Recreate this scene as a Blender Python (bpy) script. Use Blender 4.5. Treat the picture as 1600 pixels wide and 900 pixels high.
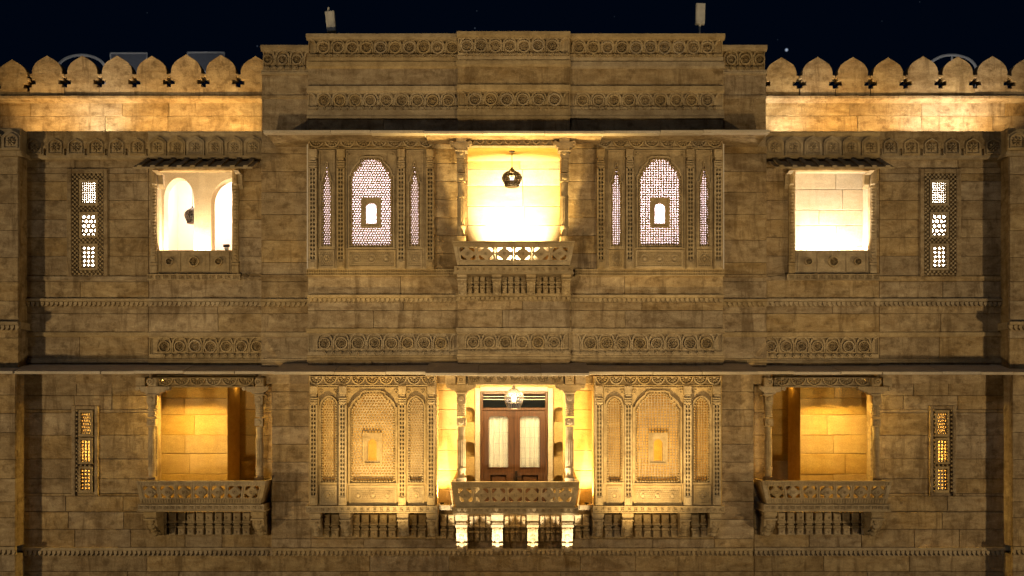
import bpy, math, random
from mathutils import Vector
from mathutils.geometry import tessellate_polygon
random.seed(7)
R = math.radians
for o in list(bpy.data.objects): bpy.data.objects.remove(o)
SC = bpy.context.scene
COL = SC.collection

# ------------------------------------------------------------------ camera
S, CX, HY, D, CZ = 80.0, 803.0, 650.0, 22.0, 7.0     # px per metre on the wing wall, axis, horizon, distance, eye height
cam = bpy.data.cameras.new('camera'); cam_o = bpy.data.objects.new('camera', cam); COL.objects.link(cam_o)
cam_o.location = (0, -D, CZ); cam_o.rotation_euler = (R(90), 0, 0)
cam.sensor_width = 36; cam.lens = 36 * D / (1600 / S)
cam.shift_x = (800 - CX) / 1600; cam.shift_y = (HY - 450) / 1600
cam.clip_end = 3000; cam.clip_start = .1
SC.camera = cam_o
# ------------------------------------------------------------------ night sky
W = bpy.data.worlds.new('World'); SC.world = W; W.use_nodes = True
nt = W.node_tree; nt.nodes.clear()
def wn(t, **k):
    n = nt.nodes.new(t)
    for a, b in k.items(): setattr(n, a, b)
    return n
out = wn('ShaderNodeOutputWorld'); bg = wn('ShaderNodeBackground'); sky = wn('ShaderNodeTexSky')
sky.sky_type = 'NISHITA'; sky.sun_disc = False; sky.sun_elevation = R(-7); sky.sun_rotation = R(180); sky.altitude = 200
bg.inputs[1].default_value = 0.055
tc = wn('ShaderNodeTexCoord')
hs = wn('ShaderNodeMix', data_type='RGBA'); hs.inputs[0].default_value = 0.8; hs.inputs[7].default_value = (.006, .034, .110, 1)
nt.links.new(sky.outputs[0], hs.inputs[6])
last = hs.outputs[2]
# stars: small points at fixed directions of the sky
stars = [(1229, 78, 8, 1.0), (742, 44, .9, .5), (745, 17, .45, .45), (402, 72, .8, .5), (1215, 62, .35, .4), (1378, 33, .3, .4), (1437, 3, .4, .4), (960, 26, .3, .4), (230, 20, .35, .4)]
for sx, sy, st, sz in stars:
    v = Vector(((sx - CX) / S, D, (HY - sy) / S)).normalized()
    dp = wn('ShaderNodeVectorMath', operation='DISTANCE'); dp.inputs[1].default_value = v
    nt.links.new(tc.outputs['Generated'], dp.inputs[0])
    mr = wn('ShaderNodeMapRange'); mr.inputs[1].default_value = .0016 * sz; mr.inputs[2].default_value = .0004 * sz
    mr.inputs[3].default_value = 0; mr.inputs[4].default_value = st
    nt.links.new(dp.outputs['Value'], mr.inputs[0])
    ad = wn('ShaderNodeMix', data_type='RGBA', blend_type='ADD'); ad.inputs[0].default_value = 1
    sc = wn('ShaderNodeVectorMath', operation='SCALE'); sc.inputs[0].default_value = (.75, .9, 1.15)
    nt.links.new(mr.outputs[0], sc.inputs['Scale']); nt.links.new(last, ad.inputs[6]); nt.links.new(sc.outputs[0], ad.inputs[7]); last = ad.outputs[2]
nt.links.new(last, bg.inputs[0]); nt.links.new(bg.outputs[0], out.inputs[0])
# ------------------------------------------------------------------ weak sun lamp added as fill for the shadows
moon = bpy.data.lights.new('moon', 'SUN'); moon.energy = .11; moon.angle = R(6); moon.color = (.95, .95, 1)
fill_sun_o = bpy.data.objects.new('moon', moon); COL.objects.link(fill_sun_o); fill_sun_o.rotation_euler = (R(58), 0, R(-14))
# ------------------------------------------------------------------ exposure
SC.render.engine = 'CYCLES'
SC.view_settings.view_transform = 'Standard'; SC.view_settings.look = 'None'
SC.view_settings.exposure = 0; SC.view_settings.gamma = 1
SC.cycles.max_bounces = 5; SC.cycles.diffuse_bounces = 2; SC.cycles.glossy_bounces = 2; SC.cycles.transparent_max_bounces = 8
SC.cycles.sample_clamp_indirect = 4
# ------------------------------------------------------------------ materials
MATS = {}
def newmat(name):
    m = bpy.data.materials.new(name); m.use_nodes = True; MATS[name] = m
    return m, m.node_tree, m.node_tree.nodes['Principled BSDF']
def stone(name, lo, hi, stain=.75, tint=.30, bump=.35, grime=(.080, .042, .014)):
    m, t, b = newmat(name); N = t.nodes.new; L = t.links.new
    geo = N('ShaderNodeNewGeometry'); oi = N('ShaderNodeObjectInfo')
    off = N('ShaderNodeVectorMath'); off.operation = 'MULTIPLY_ADD'
    cb = N('ShaderNodeCombineXYZ')
    for i in range(3): L(oi.outputs['Random'], cb.inputs[i])
    off.inputs[1].default_value = (37, 11, 23); L(cb.outputs[0], off.inputs[0]); L(geo.outputs['Position'], off.inputs[2])
    def noise(vec, s, d, r=.6, sc=None, dist=0):
        n = N('ShaderNodeTexNoise'); n.inputs['Scale'].default_value = s; n.inputs['Detail'].default_value = d; n.inputs['Roughness'].default_value = r; n.inputs['Distortion'].default_value = dist
        if sc:
            mp = N('ShaderNodeMapping'); mp.inputs['Scale'].default_value = sc; L(vec, mp.inputs[0]); vec = mp.outputs[0]
        L(vec, n.inputs['Vector']); return n.outputs[0]
    def mrange(v, a, b_, c=0, d=1):
        n = N('ShaderNodeMapRange'); n.inputs[1].default_value = a; n.inputs[2].default_value = b_; n.inputs[3].default_value = c; n.inputs[4].default_value = d
        L(v, n.inputs[0]); return n.outputs[0]
    def mul(a, b_):
        n = N('ShaderNodeMath'); n.operation = 'MULTIPLY'; L(a, n.inputs[0])
        if isinstance(b_, float): n.inputs[1].default_value = b_
        else: L(b_, n.inputs[1])
        return n.outputs[0]
    bed = noise(off.outputs[0], 2.6, 6, .65, (1, 1, 3.2), .6)      # bedding of the sandstone
    grain = noise(off.outputs[0], 55, 4, .7)
    blot = noise(geo.outputs['Position'], 1.25, 6, .72, (1, 1, 1.25), .5)
    streak = noise(geo.outputs['Position'], 2.2, 5, .7, (2.2, 2.2, .35), .3)
    patch = noise(off.outputs[0], 4.5, 5, .65)
    mx = N('ShaderNodeMix'); mx.data_type = 'RGBA'; mx.inputs[6].default_value = (*lo, 1); mx.inputs[7].default_value = (*hi, 1)
    L(mrange(bed, .3, .7), mx.inputs[0])
    hv = N('ShaderNodeHueSaturation'); L(mx.outputs[2], hv.inputs['Color'])
    L(mrange(oi.outputs['Random'], 0, 1, 1 - tint, 1 + tint * .75), hv.inputs['Value'])
    rr = N('ShaderNodeMath'); rr.operation = 'FRACT'; rm = mul(oi.outputs['Random'], 7.31); L(rm, rr.inputs[0])
    L(mrange(rr.outputs[0], 0, 1, .9, 1.15), hv.inputs['Saturation'])
    g1 = N('ShaderNodeMix'); g1.data_type = 'RGBA'; g1.blend_type = 'MULTIPLY'; g1.inputs[0].default_value = .55
    L(hv.outputs[0], g1.inputs[6])
    gr = N('ShaderNodeCombineColor'); gm = mrange(grain, .3, .7, .55, 1.25)
    for i in range(3): L(gm, gr.inputs[i])
    L(gr.outputs[0], g1.inputs[7])
    # weathering stains: blotches and rain streaks
    st = N('ShaderNodeMix'); st.data_type = 'RGBA'; L(g1.outputs[2], st.inputs[6]); st.inputs[7].default_value = (*grime, 1)
    a = mrange(blot, .47, .63); c = mrange(streak, .50, .64); e = mrange(patch, .50, .66)
    s1 = N('ShaderNodeMath'); s1.operation = 'MAXIMUM'; L(mul(mul(a, mrange(streak, .3, .6, .3, 1)), .72), s1.inputs[0]); L(mul(c, .62), s1.inputs[1])
    s2 = N('ShaderNodeMath'); s2.operation = 'MAXIMUM'; L(s1.outputs[0], s2.inputs[0]); L(mul(e, .66), s2.inputs[1])
    L(mul(s2.outputs[0], float(stain)), st.inputs[0])
    L(st.outputs[2], b.inputs['Base Color'])
    b.inputs['Roughness'].default_value = .9; b.inputs['Specular IOR Level'].default_value = .2
    hsum = N('ShaderNodeMath'); hsum.operation = 'MULTIPLY_ADD'; L(patch, hsum.inputs[0]); hsum.inputs[1].default_value = 2.2; L(grain, hsum.inputs[2])
    bp = N('ShaderNodeBump'); bp.inputs['Strength'].default_value = bump; bp.inputs['Distance'].default_value = .02
    L(hsum.outputs[0], bp.inputs['Height']); L(bp.outputs[0], b.inputs['Normal'])
    return m
stone('sandstone', (.33, .225, .115), (.58, .445, .265), stain=.92, tint=.13, bump=.6)
stone('sandstone_carved', (.38, .28, .155), (.57, .44, .26), stain=.60, tint=.12, bump=.3)
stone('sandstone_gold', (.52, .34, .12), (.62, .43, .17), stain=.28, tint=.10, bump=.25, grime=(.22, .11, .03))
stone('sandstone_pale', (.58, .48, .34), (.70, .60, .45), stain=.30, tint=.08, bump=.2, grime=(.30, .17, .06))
stone('courtyard_paving', (.20, .15, .09), (.28, .21, .13), stain=.3)
def plain(name, col, rough=.6, metal=0, emit=None, es=0, nz=.12, ns=12, sc=None, alpha_mix=None):
    m, t, b = newmat(name); N = t.nodes.new; L = t.links.new
    geo = N('ShaderNodeNewGeometry'); n = N('ShaderNodeTexNoise'); n.inputs['Scale'].default_value = ns; n.inputs['Detail'].default_value = 5
    v = geo.outputs['Position']
    if sc:
        mp = N('ShaderNodeMapping'); mp.inputs['Scale'].default_value = sc; L(v, mp.inputs[0]); v = mp.outputs[0]
    L(v, n.inputs['Vector'])
    mx = N('ShaderNodeMix'); mx.data_type = 'RGBA'
    mx.inputs[6].default_value = (*[c * (1 - nz * 2) for c in col], 1); mx.inputs[7].default_value = (*[min(1, c * (1 + nz * 2)) for c in col], 1)
    L(n.outputs[0], mx.inputs[0]); L(mx.outputs[2], b.inputs['Base Color'])
    b.inputs['Roughness'].default_value = rough; b.inputs['Metallic'].default_value = metal
    if emit:
        b.inputs['Emission Color'].default_value = (*emit, 1); b.inputs['Emission Strength'].default_value = es
    if alpha_mix is not None: b.inputs['Alpha'].default_value = alpha_mix
    return m
plain('white_plaster', (.78, .73, .66), .9, nz=.03)
plain('cream_plaster', (.70, .55, .42), .9, nz=.03)
plain('door_wood', (.075, .031, .012), .35, nz=.42, ns=5, sc=(9, 9, .7))
plain('dark_glass', (.006, .007, .008), .08)
plain('clear_glass', (.6, .6, .6), .05, alpha_mix=.12)
plain('lantern_glass', (.10, .10, .13), .1, alpha_mix=.32)
plain('smoked_glass', (.03, .022, .018), .15, alpha_mix=.72)
plain('curtain', (.78, .74, .62), .9, nz=.06)
plain('dark_metal', (.025, .018, .014), .45, .6)
plain('bronze_metal', (.10, .075, .055), .4, .8)
plain('white_metal', (.55, .53, .48), .5)
plain('panel_grey', (.16, .17, .19), .5)
plain('brass', (.55, .42, .2), .3, .9)
plain('roof_concrete', (.16, .13, .10), .9)
plain('bulb', (1, 1, 1), .5, emit=(1, .88, .95), es=12)
# ------------------------------------------------------------------ mesh helpers
def kk(y): return (D + y) / (D * S)
def X(px, y=0): return (px - CX) * kk(y)
def Z(py, y=0): return CZ + (HY - py) * kk(y)
class MB:
    def __init__(s): s.v = []; s.f = []
    def add(s, vs, fs):
        b = len(s.v); s.v += [tuple(v) for v in vs]; s.f += [tuple(i + b for i in f) for f in fs]
        return s
    def box(s, x0, x1, y0, y1, z0, z1):
        if x0 > x1: x0, x1 = x1, x0
        if z0 > z1: z0, z1 = z1, z0
        return s.add([(x0,y0,z0),(x1,y0,z0),(x1,y1,z0),(x0,y1,z0),(x0,y0,z1),(x1,y0,z1),(x1,y1,z1),(x0,y1,z1)],
                     [(0,1,5,4),(1,2,6,5),(2,3,7,6),(3,0,4,7),(4,5,6,7),(3,2,1,0)])
    def cbox(s, x0, x1, y0, y1, z0, z1, c=.012):          # box with a chamfered front
        if x0 > x1: x0, x1 = x1, x0
        if z0 > z1: z0, z1 = z1, z0
        r = lambda x0,x1,z0,z1,y: [(x0,y,z0),(x1,y,z0),(x1,y,z1),(x0,y,z1)]
        vs = r(x0+c,x1-c,z0+c,z1-c,y0) + r(x0,x1,z0,z1,y0+c) + r(x0,x1,z0,z1,y1)
        fs = [(0,1,2,3),(11,10,9,8)]
        for a in (0, 4):
            for i in range(4):
                j = (i+1) % 4; fs.append((a+i, a+4+i, a+4+j, a+j))
        return s.add(vs, fs)
    def pbox(s, a, b, c, d, yf, yb):                       # pixel rectangle on the plane yf
        return s.box(X(a,yf), X(b,yf), yf, yb, Z(d,yf), Z(c,yf))
    def pcbox(s, a, b, c, d, yf, yb, ch=.012):
        return s.cbox(X(a,yf), X(b,yf), yf, yb, Z(d,yf), Z(c,yf), ch)
    def plate(s, outer, holes, yf, th, back=True, yfun=None):   # outline(s) in world x,z extruded along y
        loops = [outer] + list(holes); pts = [p for l in loops for p in l]; n = len(pts)
        tri = tessellate_polygon([[Vector((p[0], p[1], 0)) for p in l] for l in loops])
        Y = (lambda p: yfun(p)) if yfun else (lambda p: yf)
        vs = [(p[0], Y(p), p[1]) for p in pts] + [(p[0], Y(p)+th, p[1]) for p in pts]
        fs = [tuple(t) for t in tri] + ([tuple(i+n for i in reversed(t)) for t in tri] if back else [])
        b = 0
        for l in loops:
            m = len(l)
            for i in range(m):
                j = (i+1) % m; fs.append((b+i, b+j, b+j+n, b+i+n))
            b += m
        return s.add(vs, fs)
    def pplate(s, outer, holes, yf, th, back=True):
        c = lambda l: [(X(p[0],yf), Z(p[1],yf)) for p in l]
        return s.plate(c(outer), [c(h) for h in holes], yf, th, back)
    def ring(s, cx, cz, r0, r1, yf, yb, n=20, a0=0, a1=2*math.pi):
        full = abs(a1-a0-2*math.pi) < 1e-6; m = n if full else n+1; vs = []
        for i in range(m):
            a = a0+(a1-a0)*i/n; c, q = math.cos(a), math.sin(a)
            vs += [(cx+r0*c,yf,cz+r0*q),(cx+r1*c,yf,cz+r1*q),(cx+r0*c,yb,cz+r0*q),(cx+r1*c,yb,cz+r1*q)]
        fs = []
        for i in range(n):
            j = (i+1) % m; a, b = 4*i, 4*j
            fs += [(a,a+1,b+1,b),(a+1,a+3,b+3,b+1),(a+2,a,b,b+2)]
        return s.add(vs, fs)
    def dome(s, cx, cz, r, yb, h, n=12, sx=1, ang=0):
        vs = []; fs = []
        ca, sa = math.cos(ang), math.sin(ang)
        for q, (f, g) in enumerate(((1, 0), (.75, .7))):
            for i in range(n):
                a = 2*math.pi*i/n; u, w = r*f*math.cos(a), r*f*math.sin(a)*sx
                vs.append((cx+u*ca-w*sa, yb-h*g, cz+u*sa+w*ca))
        vs.append((cx, yb-h, cz))
        for i in range(n):
            j = (i+1) % n; fs += [(i,j,n+j,n+i),(n+i,n+j,2*n)]
        return s.add(vs, fs)
    def lathe(s, cx, cy, prof, n=16, ph=0):                # prof [(r, z)]
        vs = []; fs = []
        for r, z in prof:
            for i in range(n):
                a = 2*math.pi*i/n+ph; vs.append((cx+r*math.cos(a), cy+r*math.sin(a), z))
        for q in range(len(prof)-1):
            for i in range(n):
                j = (i+1) % n; fs.append((q*n+i, q*n+j, (q+1)*n+j, (q+1)*n+i))
        fs += [tuple(range(n-1,-1,-1)), tuple((len(prof)-1)*n+i for i in range(n))]
        return s.add(vs, fs)
    def prism_x(s, x0, x1, prof):                          # prof [(y, z)] polygon swept along x
        if x0 > x1: x0, x1 = x1, x0
        n = len(prof); vs = [(x0,y,z) for y,z in prof] + [(x1,y,z) for y,z in prof]
        tri = tessellate_polygon([[Vector((y,z,0)) for y,z in prof]])
        fs = [tuple(t) for t in tri] + [tuple(i+n for i in t) for t in tri] + [(i,(i+1)%n,(i+1)%n+n,i+n) for i in range(n)]
        return s.add(vs, fs)
    def tube(s, pts, r, n=8):
        pts = [Vector(p) for p in pts]; vs = []; fs = []
        for i, p in enumerate(pts):
            d = (pts[min(i+1,len(pts)-1)]-pts[max(i-1,0)]).normalized()
            u = d.cross(Vector((0,1,0)))
            if u.length < .1: u = d.cross(Vector((1,0,0)))
            u.normalize(); w = d.cross(u)
            for q in range(n):
                a = 2*math.pi*q/n; vs.append(p+u*r*math.cos(a)+w*r*math.sin(a))
        for i in range(len(pts)-1):
            for q in range(n):
                t = (q+1) % n; fs.append((i*n+q, i*n+t, (i+1)*n+t, (i+1)*n+q))
        fs += [tuple(range(n)), tuple((len(pts)-1)*n+q for q in range(n))]
        return s.add(vs, fs)
    def mesh(s, name, mat, smooth=False, ang=40):
        me = bpy.data.meshes.new(name); me.from_pydata(s.v, [], s.f); me.materials.append(MATS[mat])
        import bmesh
        bm = bmesh.new(); bm.from_mesh(me); bmesh.ops.recalc_face_normals(bm, faces=bm.faces); bm.to_mesh(me); bm.free()
        if smooth:
            me.polygons.foreach_set('use_smooth', [True]*len(me.polygons)); me.set_sharp_from_angle(angle=R(ang))
        me.update(); return me
    def build(s, name, mat, parent=None, smooth=False, loc=(0,0,0)):
        return put(name, s.mesh(name, mat, smooth), parent, loc)
def put(name, me, parent=None, loc=(0,0,0)):
    o = bpy.data.objects.new(name, me); COL.objects.link(o); o.location = loc
    if parent: o.parent = parent
    return o
def empty(name, loc, label, cat, group=None):
    o = bpy.data.objects.new(name, None); COL.objects.link(o); o.location = loc; o.empty_display_size = .2
    return tag(o, label, cat, group)
def tag(o, label, cat, group=None):
    o['label'] = label; o['category'] = cat
    if group: o['group'] = group
    return o
def lamp(name, typ, loc, energy, col, parent=None, size=.05, target=None, cone=60, blend=.5, sx=None, sy=None):
    l = bpy.data.lights.new(name, typ); l.energy = energy; l.color = col
    if typ == 'SPOT': l.spot_size = R(cone); l.spot_blend = blend; l.shadow_soft_size = size
    elif typ == 'POINT': l.shadow_soft_size = size
    elif typ == 'AREA': l.shape = 'RECTANGLE'; l.size = sx; l.size_y = sy
    o = bpy.data.objects.new(name, l); COL.objects.link(o); o.location = loc
    if target is not None:
        o.rotation_euler = (Vector(target)-Vector(loc)).to_track_quat('-Z', 'Y').to_euler()
    if parent:
        o.parent = parent; o.location = Vector(loc)-Vector(parent.location)
    return o
# ------------------------------------------------------------------ ground
g = MB().box(-400, 400, -400, 400, -.3, 0).build('ground', 'courtyard_paving'); g['kind'] = 'structure'
# ------------------------------------------------------------------ the palace
PAL = empty('palace', (0,0,0), 'golden sandstone palace facade with carved balconies, latticed bay windows and scalloped roof parapet', 'palace')
SAND, CARV = 'sandstone', 'sandstone_carved'
WING, WING2, PIER, CSIDE, CBAY, CTOW, LBLK = 0.0, -.10, -.40, -.30, -.55, -.68, -.30

def wall(y, a, b, courses, openings=(), mean=75, th=.25, mat=SAND, bd=.04, name='wall', lip=0):
    """backing wall with openings plus its stone blocks, all given in pixels on the plane y"""
    a, b = min(a, b), max(a, b); back = MB(); ys = sorted(set(list(courses) + [q for o in openings for q in (o[2], o[3]) if courses[0] < q < courses[-1]]))
    rows = []
    for c, d in zip(ys[:-1], ys[1:]):
        free = [(a, b)]
        for o in openings:
            if o[2] < d - .01 and o[3] > c + .01:
                nf = []
                for u, v in free:
                    if o[0] > u: nf.append((u, min(v, o[0])))
                    if o[1] < v: nf.append((max(u, o[1]), v))
                free = [q for q in nf if q[1] - q[0] > .5]
        rows.append((c, d, free))
        for u, v in free:
            back.box(X(u,y)+.004, X(v,y)-.004, y+bd, y+th, Z(d,y), Z(c,y))
    w = back.build(name, mat, PAL)
    for c, d, free in rows:
        for u, v in free:
            n = max(1, round((v-u)/(mean*1.25) + random.uniform(-.35,.35)))
            cuts = [u] + [u+(v-u)*(i+random.uniform(-.28,.28))/n for i in range(1,n)] + [v]
            for p, q in zip(cuts[:-1], cuts[1:]): block(p, q, c, d, y, bd, w, mat)
    return w
def block(p, q, c, d, y, bd, parent, mat=SAND, name='stone_block', gap=.003, ch=.008):
    x0, x1, z0, z1 = X(p,y)+gap, X(q,y)-gap, Z(d,y)+gap, Z(c,y)-gap
    cx, cz = (x0+x1)/2, (z0+z1)/2; j = random.uniform(-.005, .004)
    m = MB().cbox(x0-cx, x1-cx, j, bd+.01, z0-cz, z1-cz, min(ch, (z1-z0)*.2))
    return m.build(name, mat, parent, loc=(cx, y, cz))
def mould(a, b, y, prof, mat=CARV, parent=None, name='moulding'):
    """prof: [(py, proud)] from top to bottom; swept along x with a flat back"""
    pts = [(y-pr, Z(py,y)) for py, pr in prof]; pts += [(y+.06, Z(prof[-1][0],y)), (y+.06, Z(prof[0][0],y))]
    return MB().prism_x(X(a,y), X(b,y), pts).build(name, mat, parent or PAL)

# ---- shared carved motifs (metres, origin at the centre, front towards -y)
def rosette_mesh(r, petals=8, rings=True):
    m = MB()
    if rings:
        m.ring(0,0,r*.80,r,-.062,.0,24)
        for i in range(12):
            a = 2*math.pi*i/12; m.dome(r*.63*math.cos(a), r*.63*math.sin(a), r*.10, 0, .045, 6)
    q = .44 if rings else .62
    for i in range(petals):
        a = 2*math.pi*i/petals; m.dome(r*q*.64*math.cos(a), r*q*.64*math.sin(a), r*q*.40, 0, .062, 8, .5, a)
    m.dome(0,0,r*.16,0,.085,10)
    return m.mesh('rosette', CARV)
ROS = rosette_mesh(.118); ROS_S = rosette_mesh(.10)
FLOWER = rosette_mesh(.16, 8, False)
def fan_mesh(w, h):
    m = MB(); r = w/2; sc = h/r
    v = MB(); v.ring(0,0,r*.86,r,-.03,.0,14,math.pi,2*math.pi)
    for i in range(6):
        a = math.pi*(1+(i+.5)/6); v.dome(r*.55*math.cos(a), r*.55*math.sin(a), r*.26, 0, .03, 8, .42, a)
    v.ring(0,0,.001,r*.22,-.032,.0,10,math.pi,2*math.pi)
    m.add([(x, y*1.9, z*sc) for x, y, z in v.v], v.f)
    return m.mesh('fan_motif', CARV)
def niche_mesh(w, h):
    m = MB(); o = []
    hw = w*.46
    for t in range(0, 9):
        u = t/8; o.append((hw*(1-u**1.35) if t < 8 else 0, h*.5*(.30 + .70*(u**.75))))
    right = [(hw, -h*.5)] + o; left = [(-x, z) for x, z in reversed(right[:-1])]
    out_ = right + left
    m.plate(out_, [], -.035, .035, False)
    inn = [(x*.80, z*.80-h*.04) for x, z in out_]; inn2 = [(x*.70, z*.70-h*.05) for x, z in out_]
    m.plate(inn, [inn2], -.05, .02, False)
    for i in range(8):
        a = 2*math.pi*i/8; m.dome(w*.15*math.cos(a), -h*.09+w*.15*math.sin(a), w*.10, -.034, .03, 8, .5, a)
    m.dome(0,-h*.09,w*.05,-.034,.035,8)
    m.v = [(x, y*1.7, z) for x, y, z in m.v]
    return m.mesh('niche_motif', CARV)
NICHE = niche_mesh(30*kk(0), 30*kk(0))

def rosette_frieze(a, b, c, d, y, first, pitch, rise=1.0, mesh=None, dia=True):
    """carved band: background, ribs between the rosettes, row of small lozenges; rosettes are children"""
    a, b = min(a,b), max(a,b); h = d-c; m = MB().pbox(a, b, c, d, y+.05, y+.14)
    m.pbox(a,b,c,c+h*.045,y,y+.05); m.pbox(a,b,c+h*.80,d,y+.004,y+.05); m.pbox(a,a+1.2,c,d,y+.002,y+.05); m.pbox(b-1.2,b,c,d,y+.002,y+.05)
    k = kk(y); cyp = c + h*.44
    cs = []; x = first
    while x - pitch > a: x -= pitch
    while x < b + .2*pitch: cs.append(x); x += pitch
    for x in cs:
        for sgn in (-1, 1):                        # pointed arch round every rosette
            pts = [(x+sgn*pitch*.46, cyp+h*.26), (x+sgn*pitch*.46, cyp-h*.10), (x+sgn*pitch*.34, cyp-h*.34), (x+sgn*pitch*.12, cyp-h*.44)]
            for p, q in zip(pts[:-1], pts[1:]):
                if min(p[0],q[0]) < a+1 or max(p[0],q[0]) > b-1: continue
                dx, dz = q[0]-p[0], q[1]-p[1]; ln = math.hypot(dx,dz); nx, nz = -dz/ln*1.25, dx/ln*1.25
                m.pplate([(p[0]+nx,p[1]+nz),(q[0]+nx,q[1]+nz),(q[0]-nx,q[1]-nz),(p[0]-nx,p[1]-nz)], [], y-.008, .058, False)
        if dia:
            for xx in (x, x+pitch/2):
                if a+3 < xx < b-3:
                    zc = c+h*.87; m.pplate([(xx-2.6,zc),(xx,zc-2.6),(xx+2.6,zc),(xx,zc+2.6)], [[(xx-1.1,zc),(xx,zc+1.1),(xx+1.1,zc),(xx,zc-1.1)]], y-.05, .05, False)
    f = m.build('frieze', CARV, PAL)
    for x in cs:
        if a+.3*pitch < x < b-.3*pitch:
            o = put('rosette', mesh or ROS, f, (X(x,y)+random.uniform(-.006,.006), y+.05+random.uniform(-.003,.008), Z(cyp,y)+random.uniform(-.005,.005)))
            q = random.uniform(.93,1.04); o.scale = (q,1,q); o.rotation_euler.y = random.uniform(0,6.28)
    return f
def drops(a, b, c, d, y, pitch=7.35, name='string_course'):
    """string course with a fringe of hanging drops"""
    a, b = min(a,b), max(a,b); h = d-c; pr = .05
    m = MB().prism_x(X(a,y), X(b,y), [(y-pr-.02,Z(c,y)),(y-pr-.02,Z(c+h*.32,y)),(y-pr+.01,Z(c+h*.42,y)),(y-.02,Z(c+h*.46,y)),(y-.02,Z(d,y)),(y+.05,Z(d,y)),(y+.05,Z(c,y))])
    n = int((b-a)/pitch); p = (b-a)/n
    for i in range(n):
        x = a+p*(i+.5); w = p*.36; t = c+h*.40
        m.pplate([(x-w,t),(x+w,t),(x+w,t+h*.30),(x+w*.35,t+h*.45),(x,t+h*.62),(x-w*.35,t+h*.45),(x-w,t+h*.30)], [], y-pr-.012, pr, False)
    return m.build(name, CARV, PAL)
def dice(a, b, c, d, y, rows=2, pr=.04, parent=None, pitch=None, name='carved_band'):
    """narrow band of sunk squares"""
    a, b = min(a,b), max(a,b); m = MB(); h = d-c
    m.pbox(a,b,c,c+h*.16,y-pr,y+.06); m.pbox(a,b,d-h*.16,d,y-pr,y+.06); m.pbox(a,b,c,d,y-.002,y+.05)
    pitch = pitch or h*.68/rows; n = max(2, int((b-a)/pitch)); p = (b-a)/n; zr = h*.68/rows
    for i in range(n+1):
        x = a+p*i; m.pbox(max(a,x-p*.2),min(b,x+p*.2),c+h*.16,d-h*.16,y-pr+.006,y)
    for q in range(1, rows): m.pbox(a,b,c+h*.16+zr*q-zr*.18,c+h*.16+zr*q+zr*.18,y-pr+.003,y)
    return m.build(name, CARV, parent or PAL)
def cut_band(a, b, c, d, y, pitch=13, pr=.04, parent=None, name='carved_band'):
    """band of square panels each with a little flower"""
    a, b = min(a,b), max(a,b); h = d-c; m = MB().pbox(a,b,c,d,y-.002,y+.06)
    m.pbox(a,b,c,c+h*.14,y-pr,y); m.pbox(a,b,d-h*.14,d,y-pr,y)
    n = max(1, round((b-a)/pitch)); p = (b-a)/n; k = kk(y)
    for i in range(n+1):
        x = a+p*i; m.pbox(max(a,x-.8),min(b,x+.8),c+h*.14,d-h*.14,y-pr+.004,y)
    for i in range(n):
        cx, cz = X(a+p*(i+.5),y), Z((c+d)/2,y); r = min(p,h*.72)*.40*k
        for q in range(4):
            an = math.pi/4+q*math.pi/2; m.dome(cx+r*.62*math.cos(an), cz+r*.62*math.sin(an), r*.5, y-.001, .035, 8, .55, an)
    return m.build(name, CARV, parent or PAL)

# ---- lattice screens
def hole_poly(kind, p, q):
    if kind == 'dia': return [(-p*.40,0),(0,-q*.40),(p*.40,0),(0,q*.40)]
    if kind == 'sq': return [(-p*.33,-q*.33),(p*.33,-q*.33),(p*.33,q*.33),(-p*.33,q*.33)]
    n = 6 if kind == 'hex' else 8
    return [(p*.38*math.cos(2*math.pi*(i+.5)/n), q*.38*math.sin(2*math.pi*(i+.5)/n)) for i in range(n)]
def inside(pt, poly):
    x, y = pt; c = False; j = len(poly)-1
    for i in range(len(poly)):
        if (poly[i][1] > y) != (poly[j][1] > y) and x < (poly[j][0]-poly[i][0])*(y-poly[i][1])/(poly[j][1]-poly[i][1])+poly[i][0]: c = not c
        j = i
    return c
def lattice(poly, p, q, y, kind, parent, th=.035, holes=(), stagger=True, name='lattice_screen'):
    """pierced stone screen filling a pixel outline: one ring of stone round every hole"""
    m = MB(); hp = hole_poly(kind, p, q); n = len(hp)
    x0 = min(v[0] for v in poly); x1 = max(v[0] for v in poly); z0 = min(v[1] for v in poly); z1 = max(v[1] for v in poly)
    sq = [(-p/2,-q/2),(p/2,-q/2),(p/2,q/2),(-p/2,q/2)]
    tri = tessellate_polygon([[Vector((*v,0)) for v in sq],[Vector((*v,0)) for v in hp]])
    row = 0; z = z0+q/2
    nx = max(1, round((x1-x0)/p)); p0 = x0+((x1-x0)-nx*p)/2
    while z < z1+q*.49:
        for i in range(-1, nx+1):
            x = p0+p*(i+.5)+(p/2 if (stagger and row % 2) else 0)
            if not any(inside((x+u,z+w), poly) for u, w in sq+[(0,0)]): continue
            if any(h[0] < x < h[1] and h[2] < z < h[3] for h in holes): continue
            vs = [(X(x+u,y),y,Z(z+w,y)) for u, w in sq+hp] + [(X(x+u,y),y+th,Z(z+w,y)) for u, w in hp]
            m.add(vs, [tuple(t) for t in tri]+[(4+a,4+(a+1)%n,4+n+(a+1)%n,4+n+a) for a in range(n)])
        z += q; row += 1
    return m.build(name, CARV, parent)
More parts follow.
